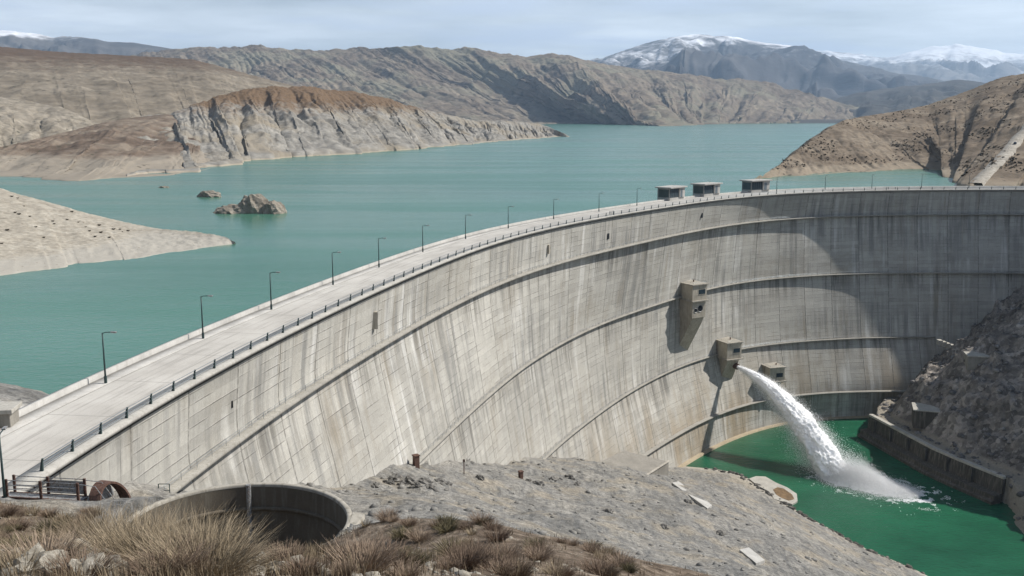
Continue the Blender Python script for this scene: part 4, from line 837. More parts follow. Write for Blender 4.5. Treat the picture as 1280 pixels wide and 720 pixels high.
q = MB(); q.tube([(shaft_r * math.cos(R(98)) * 0.99, shaft_r * math.sin(R(98)) * 0.985, 0.1), (shaft_r * math.cos(R(98)) * 0.97, shaft_r * math.sin(R(98)) * 0.965, -7)], 0.28, 8); q.build('drain_pipe', M_galv, sh)
v, f = lathe([(0.0, -9.5), (shaft_r - 0.5, -8.0)]); v = v.copy(); v[:, 2] += 1.2 * fbm(v[:, 0] / 4, v[:, 1] / 4, 4, 5); mesh_obj('silt_floor', v, f, M_left.m, sh, True)
# wing wall of the shaft on the sunny side
q = MB(); q.add([(shaft_r + 0.3, -4.5, -6), (shaft_r + 3.2, -6.0, -6.5), (shaft_r + 2.4, 3.0, -6.5), (shaft_r + 0.3, 3.5, -6), (shaft_r + 0.35, -3.6, 0.0), (shaft_r + 1.5, -3.4, -0.6), (shaft_r + 1.6, 2.4, 0.1), (shaft_r + 0.35, 2.8, 0.2)],
                [(0, 3, 2, 1), (4, 5, 6, 7), (0, 1, 5, 4), (1, 2, 6, 5), (2, 3, 7, 6), (3, 0, 4, 7)]); q.build('wing_wall', M_ring, sh)

# ------------------------------------------------------------------ footbridge and steel hood at the crest's end
fb0, fb1 = Vector(on(9, 622, 0.9)), Vector(on(98, 627, 0.9)); d = (fb1 - fb0); Lb = d.length; ang_ = math.atan2(d.y, d.x)
fb = empty('steel_footbridge', fb0, ang_); tag(fb, 'weathered steel footbridge with railed panels at the near end of the dam crest', 'footbridge')
m = MB(); m.box((-0.6, -0.05, -0.35), (Lb + 0.3, 0.1, 0.12)); m.box((-0.6, 1.3, -0.35), (Lb + 0.3, 1.45, 0.12)); m.build('girder', M_rust, fb)
m = MB(); m.box((-0.6, 0.104, 0.0), (Lb + 0.3, 1.296, 0.08)); m.build('deck', M_galv, fb)
for k in (0, 0.48, 1.0):
    for y0 in (-0.06, 1.28): m = MB(); m.box((k * Lb - 0.13, y0, 0.123), (k * Lb + 0.13, y0 + 0.18, 2.05)); m.build('post', M_rust, fb)
for y in (0.03, 1.37):
    for h in (0.55, 0.95, 1.4, 1.95):
        m = MB(); m.tube([(0, y, h), (Lb, y, h)], 0.05, 5); m.build('rail', M_galv, fb)
m = MB(); m.box((Lb * 0.5, 1.40, 0.25), (Lb - 0.2, 1.43, 1.7)); m.build('sheet_panel', M_galv, fb)
m = MB()
for k in range(9): m.box((Lb + 0.3 + k * 0.42, 0.1, -0.1 - k * 0.26), (Lb + 0.75 + k * 0.42, 1.3, -0.04 - k * 0.26))
m.tube([(Lb + 0.2, 0.05, 0), (Lb + 4.2, 0.05, -2.45)], 0.1, 6); m.tube([(Lb + 0.2, 1.35, 0), (Lb + 4.2, 1.35, -2.45)], 0.1, 6); m.build('stair_flight', M_rust, fb)
m = MB()
for y in (0.05, 1.35):
    m.tube([(Lb, y, 1.9), (Lb + 2.0, y, 1.75), (Lb + 4.1, y, -1.2)], 0.045, 5)
m.build('stair_rail', M_galv, fb)
# hood: half round shell leaning towards the dam
hc = Vector(on(128, 628, 0.2)); hood = empty('steel_hood', hc, R(-18)); tag(hood, 'rusty half round steel hood leaning beside the footbridge stairs', 'hood')
def shell(r_, x0, x1, a0, a1, thick, n=22):
    vs_ = []
    for k in range(n + 1):
        a = a0 + (a1 - a0) * k / n
        for rr_, x in ((r_, x0), (r_, x1), (r_ - thick, x1), (r_ - thick, x0)): vs_.append((x + 0.9 * (1 - math.sin(a)) , rr_ * math.cos(a) * 0.95, rr_ * math.sin(a)))
    fs = [(k * 4 + j, k * 4 + (j + 1) % 4, (k + 1) * 4 + (j + 1) % 4, (k + 1) * 4 + j) for k in range(n) for j in range(4)] + [(0, 1, 2, 3), tuple(n * 4 + j for j in (3, 2, 1, 0))]
    return vs_, fs
m = MB(); m.add(*shell(2.35, -0.4, 1.0, R(-5), R(185), 0.22)); m.build('shell', M_rust, hood, smooth=False)
m = MB(); m.prism([(2.1 * math.cos(R(a)), 2.1 * math.sin(R(a))) for a in range(0, 181, 12)], 0, 0.12, Matrix(((0, 0, 1, -0.32), (1, 0, 0, 0), (0, 1, 0, 0), (0, 0, 0, 1)))); m.build('end_plate', M_galv, hood)
m = MB()
for a in (35, 70, 110, 145): m.tube([(-0.4, 0, 0.1), (-0.4, 2.0 * math.cos(R(a)), 2.0 * math.sin(R(a)))], 0.07, 5)
m.build('stiffener', M_rust, hood)
# end frame of the upper ledge handrail
p = Vector(on(199, 622, LZ[1])); q = MB()
for x in (0, 1.6): q.tube([(p.x + x, p.y, p.z), (p.x + x, p.y, p.z + 2.1)], 0.07, 5)
q.tube([(p.x, p.y, p.z + 2.1), (p.x + 1.6, p.y, p.z + 2.1)], 0.06, 5); q.tube([(p.x, p.y, p.z + 1.1), (p.x + 1.6, p.y, p.z + 1.1)], 0.05, 5)
tag(q.build('gate_frame', M_paintm), 'small dark steel gate frame at the near end of the upper ledge', 'gate')
# concrete kiosk and low wall by the reservoir shore
c = on(8, 532, 0.0); block('concrete_kiosk', 'low grey concrete block at the shore end of the dam crest', 'kiosk', (c[0] - 1.2, c[1], -0.5), (4.6, 3.4, 2.6), R(8), M_block)

# ------------------------------------------------------------------ small things on the left bank
def drape_box(name, lab, cat, quad, z_up, mat, depth=2.0):
    """flat slab whose corners rest on the bank"""
    vs_ = []
    for x, y in quad:
        h, _ = drop(BV_left, x, y); vs_.append(Vector((x, y, (h.z if h else TZ) + z_up)))
    c = sum(vs_, Vector()) / 4; q = MB(); q.add([v - c for v in vs_] + [v - c - Vector((0, 0, depth)) for v in vs_], [(0, 1, 2, 3), (7, 6, 5, 4), (0, 4, 5, 1), (1, 5, 6, 2), (2, 6, 7, 3), (3, 7, 4, 0)])
    o = q.build(name, mat, None, 0.08); o.location = c; tag(o, lab, cat); return o
def hitL(px, py):
    r = Vector(ray(px, py)); h = BV_left.ray_cast(Vector((0, 0, CAMZ)), r.normalized()); return h[0]
def quadL(pts): return [(hitL(*p).x, hitL(*p).y) for p in pts]
# thrust block below the dam
tb = empty('thrust_block', (0, 0, 0)); tag(tb, 'angular concrete block with sloping top at the foot of the dam', 'concrete block')
ztb = -92.0
A, B_, Cc, Dd = on(735, 584, ztb + 2), on(780, 563, ztb + 3), on(836, 577, ztb), on(795, 603, ztb - 1)
q = MB(); top = [Vector(A), Vector(B_), Vector(Cc), Vector(Dd)]; q.add(top + [v + Vector((0, 0, -34)) for v in top], [(0, 1, 2, 3), (7, 6, 5, 4), (0, 4, 5, 1), (1, 5, 6, 2), (2, 6, 7, 3), (3, 7, 4, 0)]); q.build('body', M_block, tb, 0.15)
q = MB(); e0, e1, e2 = top[1], top[2], top[3]
for a, b in ((top[0], top[3]), (top[3], top[2])): q.tube([a + Vector((0, 0, 0.25)), b + Vector((0, 0, 0.25))], 0.5, 4)
q.build('kerb', M_ring, tb)
M_pale = concrete('pale_slab_concrete', (0.42, 0.41, 0.385), 0.3)
for lab, nm, pts, mat, zu in [('long pale concrete strip running down the gravel from the block', 'concrete_strip', [(840, 605), (848, 603), (890, 633), (884, 637)], M_pale, 0.5),
                              ('white flat slab lying alone on the grey gravel bank', 'flat_slab', [(924, 690), (936, 687), (956, 703), (945, 707)], M_pale, 0.7)]:
    drape_box(nm, lab, 'slab', quadL(pts), zu, mat)
sl = [on(x, y, TZ + 0.8) for x, y in [(936, 598), (945, 595), (957, 595.5), (970, 603), (984, 609), (996, 617), (997, 626), (990, 630), (980, 627), (968, 624), (961, 614), (947, 607)]]
q = MB(); q.prism([(x, y) for x, y, z in sl][::-1], TZ - 4, TZ + 0.8); ap = q.build('landing_slab', M_ledge, None, 0.12); tag(ap, 'tan concrete landing slab with a brown stain at the pool edge', 'slab')
q = MB(); q.prism([on(x, y, TZ + 0.8)[:2] for x, y in [(966, 612), (972, 609), (980, 611), (990, 618), (993, 624), (986, 626), (976, 622), (970, 618)]][::-1], TZ + 0.81, TZ + 0.85); q.build('stain', simple('brown_mud', (0.16, 0.105, 0.055), 0.6, 0, 0.5, 0.8), ap)
for px, py, w, h, lab, nm in [(520, 572, 1.3, 1.0, 'small rust brown steel cabinet at the lower end of the second ledge', 'rusty_cabinet'), (651, 592, 1.1, 1.2, 'small dark rusty box on the gravel by the dam foot', 'rusty_box')]:
    p = hitL(px, py + 14) or Vector(on(px, py, -50)); z = {520: -44.5, 651: -66.0}[px]; p = Vector(on(px, py, z)); q = MB()
    q.box((-w / 2, -w / 2, -4), (w / 2, w / 2, h / 2)); q.prism([(-w / 2 - .15, -w / 2 - .15), (w / 2 + .15, -w / 2 - .15), (w / 2 + .15, w / 2 + .15), (-w / 2 - .15, w / 2 + .15)], h / 2, h / 2 + 0.25); o = q.build(nm, M_rust); o.location = p; o.rotation_euler = (0, 0, 0.6); tag(o, lab, 'cabinet' if 'cabinet' in nm else 'box')
p = Vector(on(580, 588, -54)); q = MB(); q.tube([(0, 0, -3), (0, 0, 3.2)], 0.13, 6); q.box((-0.3, -0.1, 2.4), (0.3, 0.1, 3.1)); o = q.build('marker_post', M_rust); o.location = p; tag(o, 'dark marker post standing on top of the gravel slope before the dam', 'post')

# islets
def rock_mesh(name, seed, size, mat, sub=4, rough=0.35, flat=0.0):
    bm = bmesh.new(); bmesh.ops.create_icosphere(bm, subdivisions=sub, radius=1.0)
    P = np.array([v.co[:] for v in bm.verts]); n = 1 + rough * (ridged(P[:, 0] * 1.3 + P[:, 2] + seed, P[:, 1] * 1.3 - P[:, 2] * 0.7 + seed * 2, 4, seed) - 0.5) * 1.6 + rough * 0.6 * fbm(P[:, 0] * 3 + seed, P[:, 1] * 3 + P[:, 2] * 3, 4, seed + 4)
    P = P * n[:, None] * np.array(size)
    for v, p in zip(bm.verts, P): v.co = p
    me = bpy.data.meshes.new(name); bm.to_mesh(me); bm.free(); me.materials.append(mat); return me
M_isl = hill_mat('islet_rock', (0.14, 0.12, 0.097), (0.22, 0.195, 0.16), (0.30, 0.272, 0.228), 4, bumpd=0.4)
M_isl.name = 'islet_rock'
isl = empty('rock_islet', on(313, 266, WZ)); tag(isl, 'largest rugged rock islet with a dark cleft rising from the teal water', 'islet')
for sx, cx2, hh2, w2, sd2, dy2 in ((0, -8, 5.2, 9.5, 3, 0), (0, 1.5, 10.5, 8.5, 7, 1), (0, 11.5, 7.2, 6.0, 12, -1), (0, -1, 3.2, 17, 21, 1)):
    me = rock_mesh('crag', sd2, (w2, 6.0, hh2 * 0.9), M_isl, 4, 0.2); o = bpy.data.objects.new('crag', me); COL.objects.link(o); o.parent = isl; o.location = (cx2, dy2, -0.8)
for px, py, s_, lab in [(262, 246, (6.8, 4, 3.4), 'low tan islet beside the large rugged islet'), (205, 234.5, (3.4, 2.2, 1.0), 'tiny pale rock barely above the water near the headland')]:
    me = rock_mesh('rock_islet', 31, s_, M_isl, 4, 0.28); o = bpy.data.objects.new('rock_islet', me); COL.objects.link(o); o.location = on(px, py, WZ); tag(o, lab, 'islet')

# ------------------------------------------------------------------ dirt road and car on the right-hand hill
def hit_hill(px, py, name='right_hill'):
    r = Vector(ray(px, py)).normalized(); return HILLBV[name].ray_cast(Vector((0, 0, CAMZ)), r)[0]
rpts = [hit_hill(x, y) for x, y in [(1219, 231), (1228, 222), (1240, 210), (1252, 197), (1262, 186), (1272, 173), (1283, 163), (1296, 152)]]; rpts = [p for p in rpts if p]
M_dirt = hill_mat('dirt_road', (0.22, 0.20, 0.17), (0.30, 0.275, 0.235), (0.36, 0.335, 0.29), 6, bumpd=0.1)
if len(rpts) > 3:
    L = interp_poly([tuple(p) for p in rpts], 60); t = np.gradient(L[:, :2], axis=0); t /= np.hypot(*t.T)[:, None]; N = np.stack([-t[:, 1], t[:, 0]], 1); vs_ = []
    L[:, 2] = box(L[:, 2], 9)
    for i in range(60):
        zs_ = [drop(HILLBV['right_hill'], L[i, 0] + N[i, 0] * o_, L[i, 1] + N[i, 1] * o_)[0] for o_ in (-5, 0, 5)]; zt = max([L[i, 2]] + [z.z for z in zs_ if z]) + 0.4
        for o_, dz in ((-6.5, -6), (-4, 0), (4, 0), (6.5, -6)): vs_.append((L[i, 0] + N[i, 0] * o_, L[i, 1] + N[i, 1] * o_, zt + dz))
    rd = mesh_obj('dirt_road', vs_, grid_faces(60, 4), M_dirt, None, True); tag(rd, kind='structure')
    BV_road = BVHTree.FromPolygons([Vector(q) for q in vs_], [tuple(int(i) for i in q) for q in grid_faces(60, 4)])
    i = 34; car_p = Vector((L[i, 0] - N[i, 0] * 1.5, L[i, 1] - N[i, 1] * 1.5, 0)); hz = BV_road.ray_cast(car_p + Vector((0, 0, 500)), Vector((0, 0, -1)))[0]
    car = empty('parked_car', (car_p.x, car_p.y, (hz.z if hz else L[i, 2]) + 0.02), math.atan2(t[i, 1], t[i, 0])); tag(car, 'small dark blue car on the pale dirt road climbing the brown hill', 'car')
    M_car = simple('dark_blue_paint', (0.02, 0.035, 0.06), 0.3, 0.2, 0.1, 1, 0.5)
    prof = [(-2.2, 0.35), (-2.25, 0.85), (-1.6, 0.98), (-1.0, 1.5), (0.5, 1.52), (1.1, 1.0), (2.1, 0.86), (2.2, 0.35)]
    m = MB(); n = len(prof); m.add([(x, -0.85 if z > 1.2 else -0.92, z) for x, z in prof] + [(x, 0.85 if z > 1.2 else 0.92, z) for x, z in prof], [tuple(range(n)), tuple(range(n, 2 * n))[::-1]] + [(k, (k + 1) % n, n + (k + 1) % n, n + k) for k in range(n)]); body = m.build('body', M_car, car, 0.08)
    m = MB(); m.add([(-1.5, -0.925, 1.0), (-0.95, -0.9, 1.44), (0.45, -0.9, 1.46), (0.95, -0.925, 1.02), (-1.5, 0.925, 1.0), (-0.95, 0.9, 1.44), (0.45, 0.9, 1.46), (0.95, 0.925, 1.02)], [(0, 1, 2, 3), (7, 6, 5, 4), (0, 4, 5, 1), (2, 6, 7, 3), (1, 5, 6, 2), (3, 7, 4, 0)]); m.build('window', M_glass, car)
    for x in (-1.35, 1.35):
        for y in (-0.85, 0.85):
            m = MB(); m.tube([(x, y - 0.11, 0.34), (x, y + 0.11, 0.34)], 0.34, 14); w_ = m.build('wheel', M_dark, car); m = MB(); m.tube([(x, y - 0.12, 0.34), (x, y + 0.12, 0.34)], 0.2, 10); m.build('rim', M_galv, w_)

# ------------------------------------------------------------------ people on the crest
def person(mat):
    # body built as one continuous hull of stacked sections joined to limbs
    bm = bmesh.new()
    V = [(0, 0, .95), (0, 0, 1.15), (0, 0, 1.38), (0, 0, 1.5), (0, .02, 1.60), (0, .02, 1.72), (.1, 0, .88), (.12, 0, .5), (.12, -.02, .08), (.12, .12, .04), (-.1, 0, .88), (-.12, 0, .5), (-.12, -.02, .08), (-.12, .12, .04), (.2, 0, 1.40), (.25, -.02, 1.14), (.24, .08, .90), (-.2, 0, 1.40), (-.25, -.02, 1.14), (-.24, .08, .90)]
    rad = [.15, .15, .16, .06, .095, .085, .1, .075, .05, .04, .1, .075, .05, .04, .07, .05, .04, .07, .05, .04]
    E_ = [(0, 1), (1, 2), (2, 3), (3, 4), (4, 5), (0, 6), (6, 7), (7, 8), (8, 9), (0, 10), (10, 11), (11, 12), (12, 13), (2, 14), (14, 15), (15, 16), (2, 17), (17, 18), (18, 19)]
    lay = bm.verts.layers.skin.verify(); vs_ = [bm.verts.new(v) for v in V]
    for v, r_ in zip(vs_, rad): v[lay].radius = (r_, r_ * 0.85)
    vs_[0][lay].use_root = True
    for a, b in E_: bm.edges.new((vs_[a], vs_[b]))
    me = bpy.data.meshes.new('person'); bm.to_mesh(me); bm.free(); me.materials.append(mat)
    o = bpy.data.objects.new('person', me); COL.objects.link(o); o.modifiers.new('skin', 'SKIN'); s_ = o.modifiers.new('sub', 'SUBSURF'); s_.levels = 1; s_.render_levels = 1
    return o
M_cloth = simple('dark_clothes', (0.03, 0.03, 0.035), 0.9); M_cloth2 = simple('brown_clothes', (0.10, 0.085, 0.07), 0.9)
for px, py, off_, mat, lab in [(748, 268, -1.0, M_cloth, 'person in dark clothes standing by the crest railing under a lamp'), (757.5, 268, -1.2, M_cloth2, 'person in brown clothes, one of two standing side by side on the crest'), (761, 267.5, -1.1, M_cloth, 'person in dark clothes, the other of two side by side on the crest'),
                               (1134, 240.5, -1.6, M_cloth, 'person in dark clothes standing alone on the shaded far part of the crest'), (1143, 240.6, -1.4, M_cloth2, 'person in brown clothes on the shaded far part of the crest')]:
    o = person(mat); s = crest_s(*on(px, py, 0.0)[:2]); p, t, n = crest_at(s, off_); o.location = (p[0], p[1], 0.0); o.rotation_euler = (0, 0, random.uniform(0, 6)); tag(o, lab, 'person')

# ------------------------------------------------------------------ vegetation and stones
def bush_mesh(name, nb, r_, h, seed, mat, wid=0.012, spread=0.9, droop=0.2):
    g = np.random.default_rng(seed); vs_, fs = [], []
    for i in range(nb):
        a = g.random() * 2 * math.pi; rb = r_ * 0.38 * math.sqrt(g.random()); base = np.array([math.cos(a) * rb, math.sin(a) * rb, -0.05])
        lean = spread * (0.25 + 0.75 * g.random()) ; a2 = a + g.normal() * 0.5; hh_ = h * (0.55 + 0.5 * g.random()); d_ = np.array([math.cos(a2) * lean * r_, math.sin(a2) * lean * r_, hh_])
        side = np.array([-math.sin(a2), math.cos(a2), 0]) ; tw = g.random() * 3; side = np.array([math.cos(tw), math.sin(tw), 0]); w = wid * (0.7 + 0.8 * g.random()); n0 = len(vs_)
        for k, (t_, ww) in enumerate(((0, 1.0), (0.4, 0.85), (0.75, 0.6), (1.0, 0.12))):
            c_ = base + d_ * t_ + np.array([0, 0, -droop * h * t_ ** 2.5 * g.random()]) + np.array([g.normal(), g.normal(), 0]) * 0.03 * h * t_
            vs_ += [tuple(c_ - side * w * ww), tuple(c_ + side * w * ww)]
        fs += [(n0 + 2 * k, n0 + 2 * k + 1, n0 + 2 * k + 3, n0 + 2 * k + 2) for k in range(3)]
    me = bpy.data.meshes.new(name); me.from_pydata(vs_, [], fs); me.materials.append(mat); return me
def straw(name, c0, c1, c2):
    m = NT(name, 0.8, 0.15); oi = m.n('ShaderNodeObjectInfo'); n = m.noise(m.co(), 9, 4); r_ = m.ma('ADD', m.ma('MULTIPLY', n, 0.7), m.ma('MULTIPLY', oi.outputs['Random'], 0.35))
    return m.done(m.ramp(r_, [(0.25, c0), (0.5, c1), (0.75, c2)]))
M_str1 = straw('dry_straw', (0.115, 0.088, 0.056), (0.225, 0.178, 0.118), (0.36, 0.295, 0.205))
M_str2 = straw('brown_twigs', (0.10, 0.07, 0.05), (0.20, 0.145, 0.105), (0.32, 0.25, 0.185))
M_str3 = straw('olive_twigs', (0.055, 0.05, 0.03), (0.105, 0.09, 0.05), (0.17, 0.14, 0.085))
big = [bush_mesh('dry_shrub', 1700, 1.5, 1.05, k, M_str1, 0.006, 1.0) for k in range(2)]
tw = [bush_mesh('dry_shrub', 520, 0.9, 0.75, 10 + k, M_str2, 0.010, 1.0) for k in range(2)]; ol = [bush_mesh('dry_shrub', 420, 0.8, 0.6, 20 + k, M_str3, 0.013, 1.0) for k in range(2)]; tu = [bush_mesh('grass_tuft', 160, 0.5, 0.55, 30 + k, M_str1, 0.008, 0.9) for k in range(3)]
def put(name, me, px, py, s_, lab, cat, grp, rz=None):
    h = hitL(px, py)
    if h is None: return None
    o = bpy.data.objects.new(name, me); COL.objects.link(o); o.location = h; o.scale = (s_, s_, s_ * random.uniform(0.9, 1.1)); o.rotation_euler = (random.uniform(-.1, .1), random.uniform(-.1, .1), random.uniform(0, 6.28)); tag(o, lab, cat, grp); return o
main = [(205, 715, 1.0, 'largest straw coloured dry shrub with fanned stems in front of the shaft'), (165, 712, .85, 'straw coloured dry shrub just beside the largest one on the footbridge side'), (255, 722, .8, 'straw coloured dry shrub at the bottom edge below the shaft mouth'), (120, 690, .9, 'straw coloured dry shrub above the pale boulders')]
for i, (px, py, s_, lab) in enumerate(main): put('dry_shrub', big[i % 2], px, py, s_, lab, 'shrub', 'dry shrubs on the near slope')
# dense brown belt on the near slope: countable shrubs
k = 0; u_ = 0.0
grp_lab = {'t': 'low brown twiggy shrub among its like on the near slope', 'o': 'low olive brown shrub among its like on the near slope', 'g': 'small straw grass tuft among its like on the near slope'}
for i in range(900):
    if k >= 170: break
    px = random.uniform(-30, 800); py = random.uniform(640, 725); h = hitL(px, py)
    if h is None or h.y > 96 or h.y < 12: continue
    if math.hypot(h.x - shaft_c.x, h.y - shaft_c.y) < shaft_r + 2: continue
    u_ = random.random(); s_ = random.uniform(0.6, 1.3) * min(1.25, 0.55 + h.y / 140)
    if 225 < px < 450 and py < 700 and u_ < 0.7: continue
    if px > 450 and 0.5 < u_ < 0.85: continue
    if 225 < px < 450: s_ *= 0.6
    if u_ < 0.30: put('dry_shrub', random.choice(tw), px, py, s_, grp_lab['t'], 'shrub', 'low brown shrubs on the near slope')
    elif u_ < 0.50: put('dry_shrub', random.choice(ol), px, py, s_, grp_lab['o'], 'shrub', 'low olive shrubs on the near slope')
    else: put('grass_tuft', random.choice(tu), px, py, s_ * 1.2, grp_lab['g'], 'grass tuft', 'straw grass tufts on the near slope')
    k += 1
# fine dry grass everywhere between
g = np.random.default_rng(5); vs_, fs = [], []
for i in range(15000):
    an = R(g.uniform(-36, 12)); d_ = 11 * (95 / 11) ** g.random(); x, y = math.sin(an) * d_, math.cos(an) * d_; h, nn = drop(BV_left, x, y)
    if an > R(-9) and g.random() < 0.72: continue
    if h is None or math.hypot(x - shaft_c.x, y - shaft_c.y) < shaft_r + 1.5 or (y > 92 and x < -40): continue
    s_ = 0.16 + 0.3 * g.random(); w = 0.006 + d_ * 0.00035
    for b in range(2):
        a2 = g.random() * 6.28; lean = 0.5 * g.random(); n0 = len(vs_); c_ = np.array(h) + np.array([g.normal(), g.normal(), 0]) * 0.1; d2 = np.array([math.cos(a2) * lean, math.sin(a2) * lean, 1]) * s_; sd2 = np.array([math.cos(a2 + 1.6), math.sin(a2 + 1.6), 0]) * w
        vs_ += [tuple(c_ - sd2 - [0, 0, .03]), tuple(c_ + sd2 - [0, 0, .03]), tuple(c_ + d2)]; fs.append((n0, n0 + 1, n0 + 2))
tag(mesh_obj('dry_grass', vs_, fs, M_str1), kind='stuff')
# pale boulders bottom left
M_bould = hill_mat('pale_boulder', (0.16, 0.143, 0.115), (0.26, 0.237, 0.197), (0.36, 0.333, 0.285), 0.5, bumpd=0.04)
rocks = [rock_mesh('boulder', 50 + k, (1, 0.85, 0.7), M_bould, 3, 0.5) for k in range(4)]
M_grock = hill_mat('grey_broken_rock', (0.07, 0.066, 0.06), (0.16, 0.152, 0.138), (0.30, 0.285, 0.26), 1.2, bumpd=0.1)
grocks = [rock_mesh('broken_rock', 80 + k, (1.2, 0.9, 0.75), M_grock, 3, 0.55) for k in range(3)]
for i, (px, py, s_) in enumerate([(10, 712, .5), (28, 709, .42), (48, 718, .5), (66, 702, .5), (78, 692, .42), (90, 700, .5), (100, 710, .55), (84, 714, .45), (112, 704, .4), (122, 713, .42), (70, 684, .34), (96, 686, .3), (132, 719, .4), (58, 694, .3), (36, 722, .45), (110, 722, .45), (140, 708, .28), (18, 700, .25), (300, 712, .25), (330, 706, .3), (345, 716, .28), (372, 712, .3), (318, 718, .2), (395, 718, .22), (280, 706, .2)]):
    o = put('boulder', rocks[i % 4], px, py, s_, 'pale rough boulder in the heap below the footbridge, among its like' if px < 200 else 'small pale boulder below the shaft mouth, among its like', 'boulder', 'pale boulders at the picture corner' if px < 200 else 'small pale boulders below the shaft')
for i, (px, py, s_) in enumerate([(486, 604, 1.1), (494, 600, 1.5), (503, 606, 1.0), (512, 602, 1.7), (520, 608, 1.2), (530, 604, 1.5), (538, 610, 1.0), (548, 603, 1.2), (470, 608, 1.0), (560, 606, 0.9), (660, 602, 1.2), (672, 606, 1.5), (690, 600, 1.2), (712, 598, 1.4), (722, 606, 1.1), (600, 598, 1.1), (860, 628, 1.2), (900, 668, 1.3), (830, 660, 1.2), (760, 640, 1.1)]):
    o = put('broken_rock', grocks[i % 3], px, py, s_, 'broken grey rock lying on the gravel slope below the dam, among its like', 'rock', 'broken rocks on the gravel slope')
# loose stones: uncountable
def stones(name, bv, n, gen, s0, s1, mat, seed):
    g = np.random.default_rng(seed); bm = bmesh.new(); bmesh.ops.create_icosphere(bm, subdivisions=1, radius=1); Bv = np.array([v.co[:] for v in bm.verts]); Bf = np.array([[v.index for v in f.verts] for f in bm.faces]); bm.free(); V, F_ = [], []; c = 0
    for i in range(n):
        x, y = gen(g); h, _ = drop(bv, x, y)
        if h is None or h.z < TZ - 0.3: continue
        s_ = s0 + (s1 - s0) * g.random() ** 6; v = Bv * (1 + 0.35 * g.normal(size=(len(Bv), 1)).clip(-1.5, 1.5) * 0.6) * np.array([1, 0.8, 0.6]) * s_; a = g.random() * 6.28; ca, sa = math.cos(a), math.sin(a)
        v = np.stack([v[:, 0] * ca - v[:, 1] * sa, v[:, 0] * sa + v[:, 1] * ca, v[:, 2]], 1) + np.array(h); V.append(v); F_.append(Bf + c * len(Bv)); c += 1
    o = mesh_obj(name, np.concatenate(V), np.concatenate(F_), mat); tag(o, kind='stuff'); return o
M_stone = hill_mat('grey_stone', (0.13, 0.124, 0.112), (0.20, 0.192, 0.175), (0.28, 0.268, 0.245), 1.5, bumpd=0.05)
def gl(g): an = R(g.uniform(-12, 26)); d_ = g.uniform(95, 380); return math.sin(an) * d_, math.cos(an) * d_
stones('gravel', BV_left, 3200, gl, 0.08, 1.3, M_stone, 3)
def gn(g): an = R(g.uniform(-34, 14)); d_ = 11 * 8 ** g.random(); return math.sin(an) * d_, math.cos(an) * d_
stones('pebbles', BV_left, 3200, gn, 0.03, 0.22, M_bould, 4)
SHL = interp_poly([on(*q, TZ) for q in [(880, 585), (925, 593), (1000, 641), (1080, 685), (1150, 715)]], 400)
def gs(g): i = int(g.integers(0, 400)); return SHL[i, 0] + g.normal() * 0.9 - 0.8, SHL[i, 1] + g.normal() * 0.9 - 0.8
M_wet = hill_mat('wet_stone', (0.03, 0.028, 0.025), (0.08, 0.075, 0.068), (0.22, 0.205, 0.18), 2.0, bumpd=0.05)
stones('shore_stones', BV_left, 520, gs, 0.15, 1.9, M_wet, 12)
M_dstone = hill_mat('dark_stone', (0.07, 0.066, 0.062), (0.14, 0.132, 0.125), (0.30, 0.285, 0.27), 3, bumpd=0.1)
def gr(g): return g.uniform(176, 330), g.uniform(300, 560)
stones('rubble', BV_right, 4200, gr, 0.3, 2.6, M_dstone, 6)
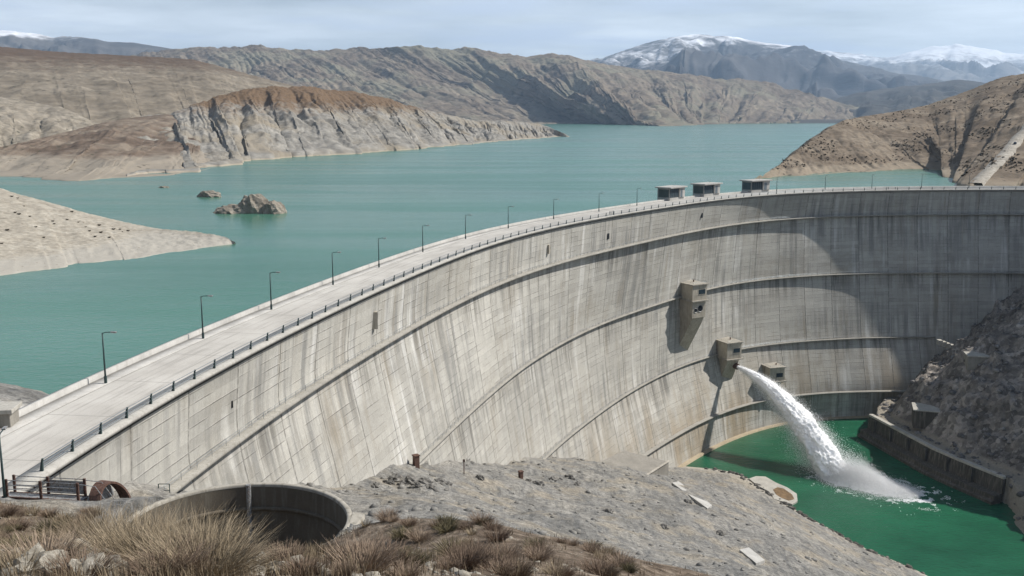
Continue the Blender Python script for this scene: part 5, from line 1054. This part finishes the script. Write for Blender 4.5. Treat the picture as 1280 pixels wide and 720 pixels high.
# shrubs dotted over the spit
M_shr = simple('dark_shrub_leaf', (0.085, 0.072, 0.052), 0.95, 0, 0.5, 2)
sm = [bush_mesh('shrub', 150, 1.0, 0.9, 60 + k, M_shr, 0.07, 1.0) for k in range(2)]
spit = HILLBV['sandy_spit']
for i, (px, py) in enumerate([(15, 246), (22, 248), (19, 266), (24, 268), (37, 271), (45, 284), (66, 277), (68, 280), (55, 297), (90, 265), (84, 275), (98, 278), (107, 284), (112, 289), (124, 282), (126, 291), (133, 272), (142, 287), (150, 287), (153, 290), (2, 305), (9, 288), (119, 296), (137, 297), (160, 289), (30, 258)]):
    h = spit.ray_cast(Vector((0, 0, CAMZ)), Vector(ray(px, py)).normalized())[0]
    if h is None: continue
    o = bpy.data.objects.new('shrub', sm[i % 2]); COL.objects.link(o); o.location = h; s_ = random.uniform(0.35, 0.75); o.scale = (s_, s_, s_); o.rotation_euler = (0, 0, random.random() * 6); tag(o, 'small dark shrub on the sandy spit, among its like', 'shrub', 'dark shrubs dotted over the sandy spit')
# scrub on the right hill: uncountable
g = np.random.default_rng(9); V, F_, c = [], [], 0; bv = HILLBV['right_hill']
for i in range(5200):
    px, py = g.uniform(960, 1290), g.uniform(95, 222); h = bv.ray_cast(Vector((0, 0, CAMZ)), Vector(ray(px, py)).normalized())[0]
    if h is None or h.z < WZ + 5 or h.y > 1300: continue
    if pn(np.array([h.x / 60]), np.array([h.y / 60]), 4)[0] < -0.15 + 0.3 * g.random(): continue
    s_ = 0.5 + 1.0 * g.random() ** 2
    v = g.normal(size=(10, 3)) * np.array([.6, .6, .4]) * s_ + np.array(h) + np.array([0, 0, 0.35 * s_]); V.append(v); F_.append(np.array([[0, 1, 2], [2, 3, 4], [4, 5, 6], [6, 7, 8], [8, 9, 0], [1, 5, 9], [3, 7, 1], [0, 4, 8]]) + c * 10); c += 1
o = mesh_obj('scrub', np.concatenate(V), np.concatenate(F_), M_shr); tag(o, kind='stuff')

# ------------------------------------------------------------------ haze
HAZE = 3.2e-5
if HAZE > 0:
    q = MB(); q.box((-45000, -3500, -152), (45000, 34500, 2350)); hz_ = q.build('haze', None); tag(hz_, kind='stuff')
    mt = bpy.data.materials.new('haze_air'); mt.use_nodes = True; t_ = mt.node_tree; t_.nodes.clear(); pv = t_.nodes.new('ShaderNodeVolumePrincipled'); ou = t_.nodes.new('ShaderNodeOutputMaterial'); t_.links.new(pv.outputs[0], ou.inputs['Volume'])
    pv.inputs['Density'].default_value = HAZE; pv.inputs['Color'].default_value = (0.52, 0.73, 1.0, 1); pv.inputs['Anisotropy'].default_value = 0.2
    hz_.data.materials.append(mt); mt.cycles.homogeneous_volume = True if hasattr(mt, 'cycles') else None
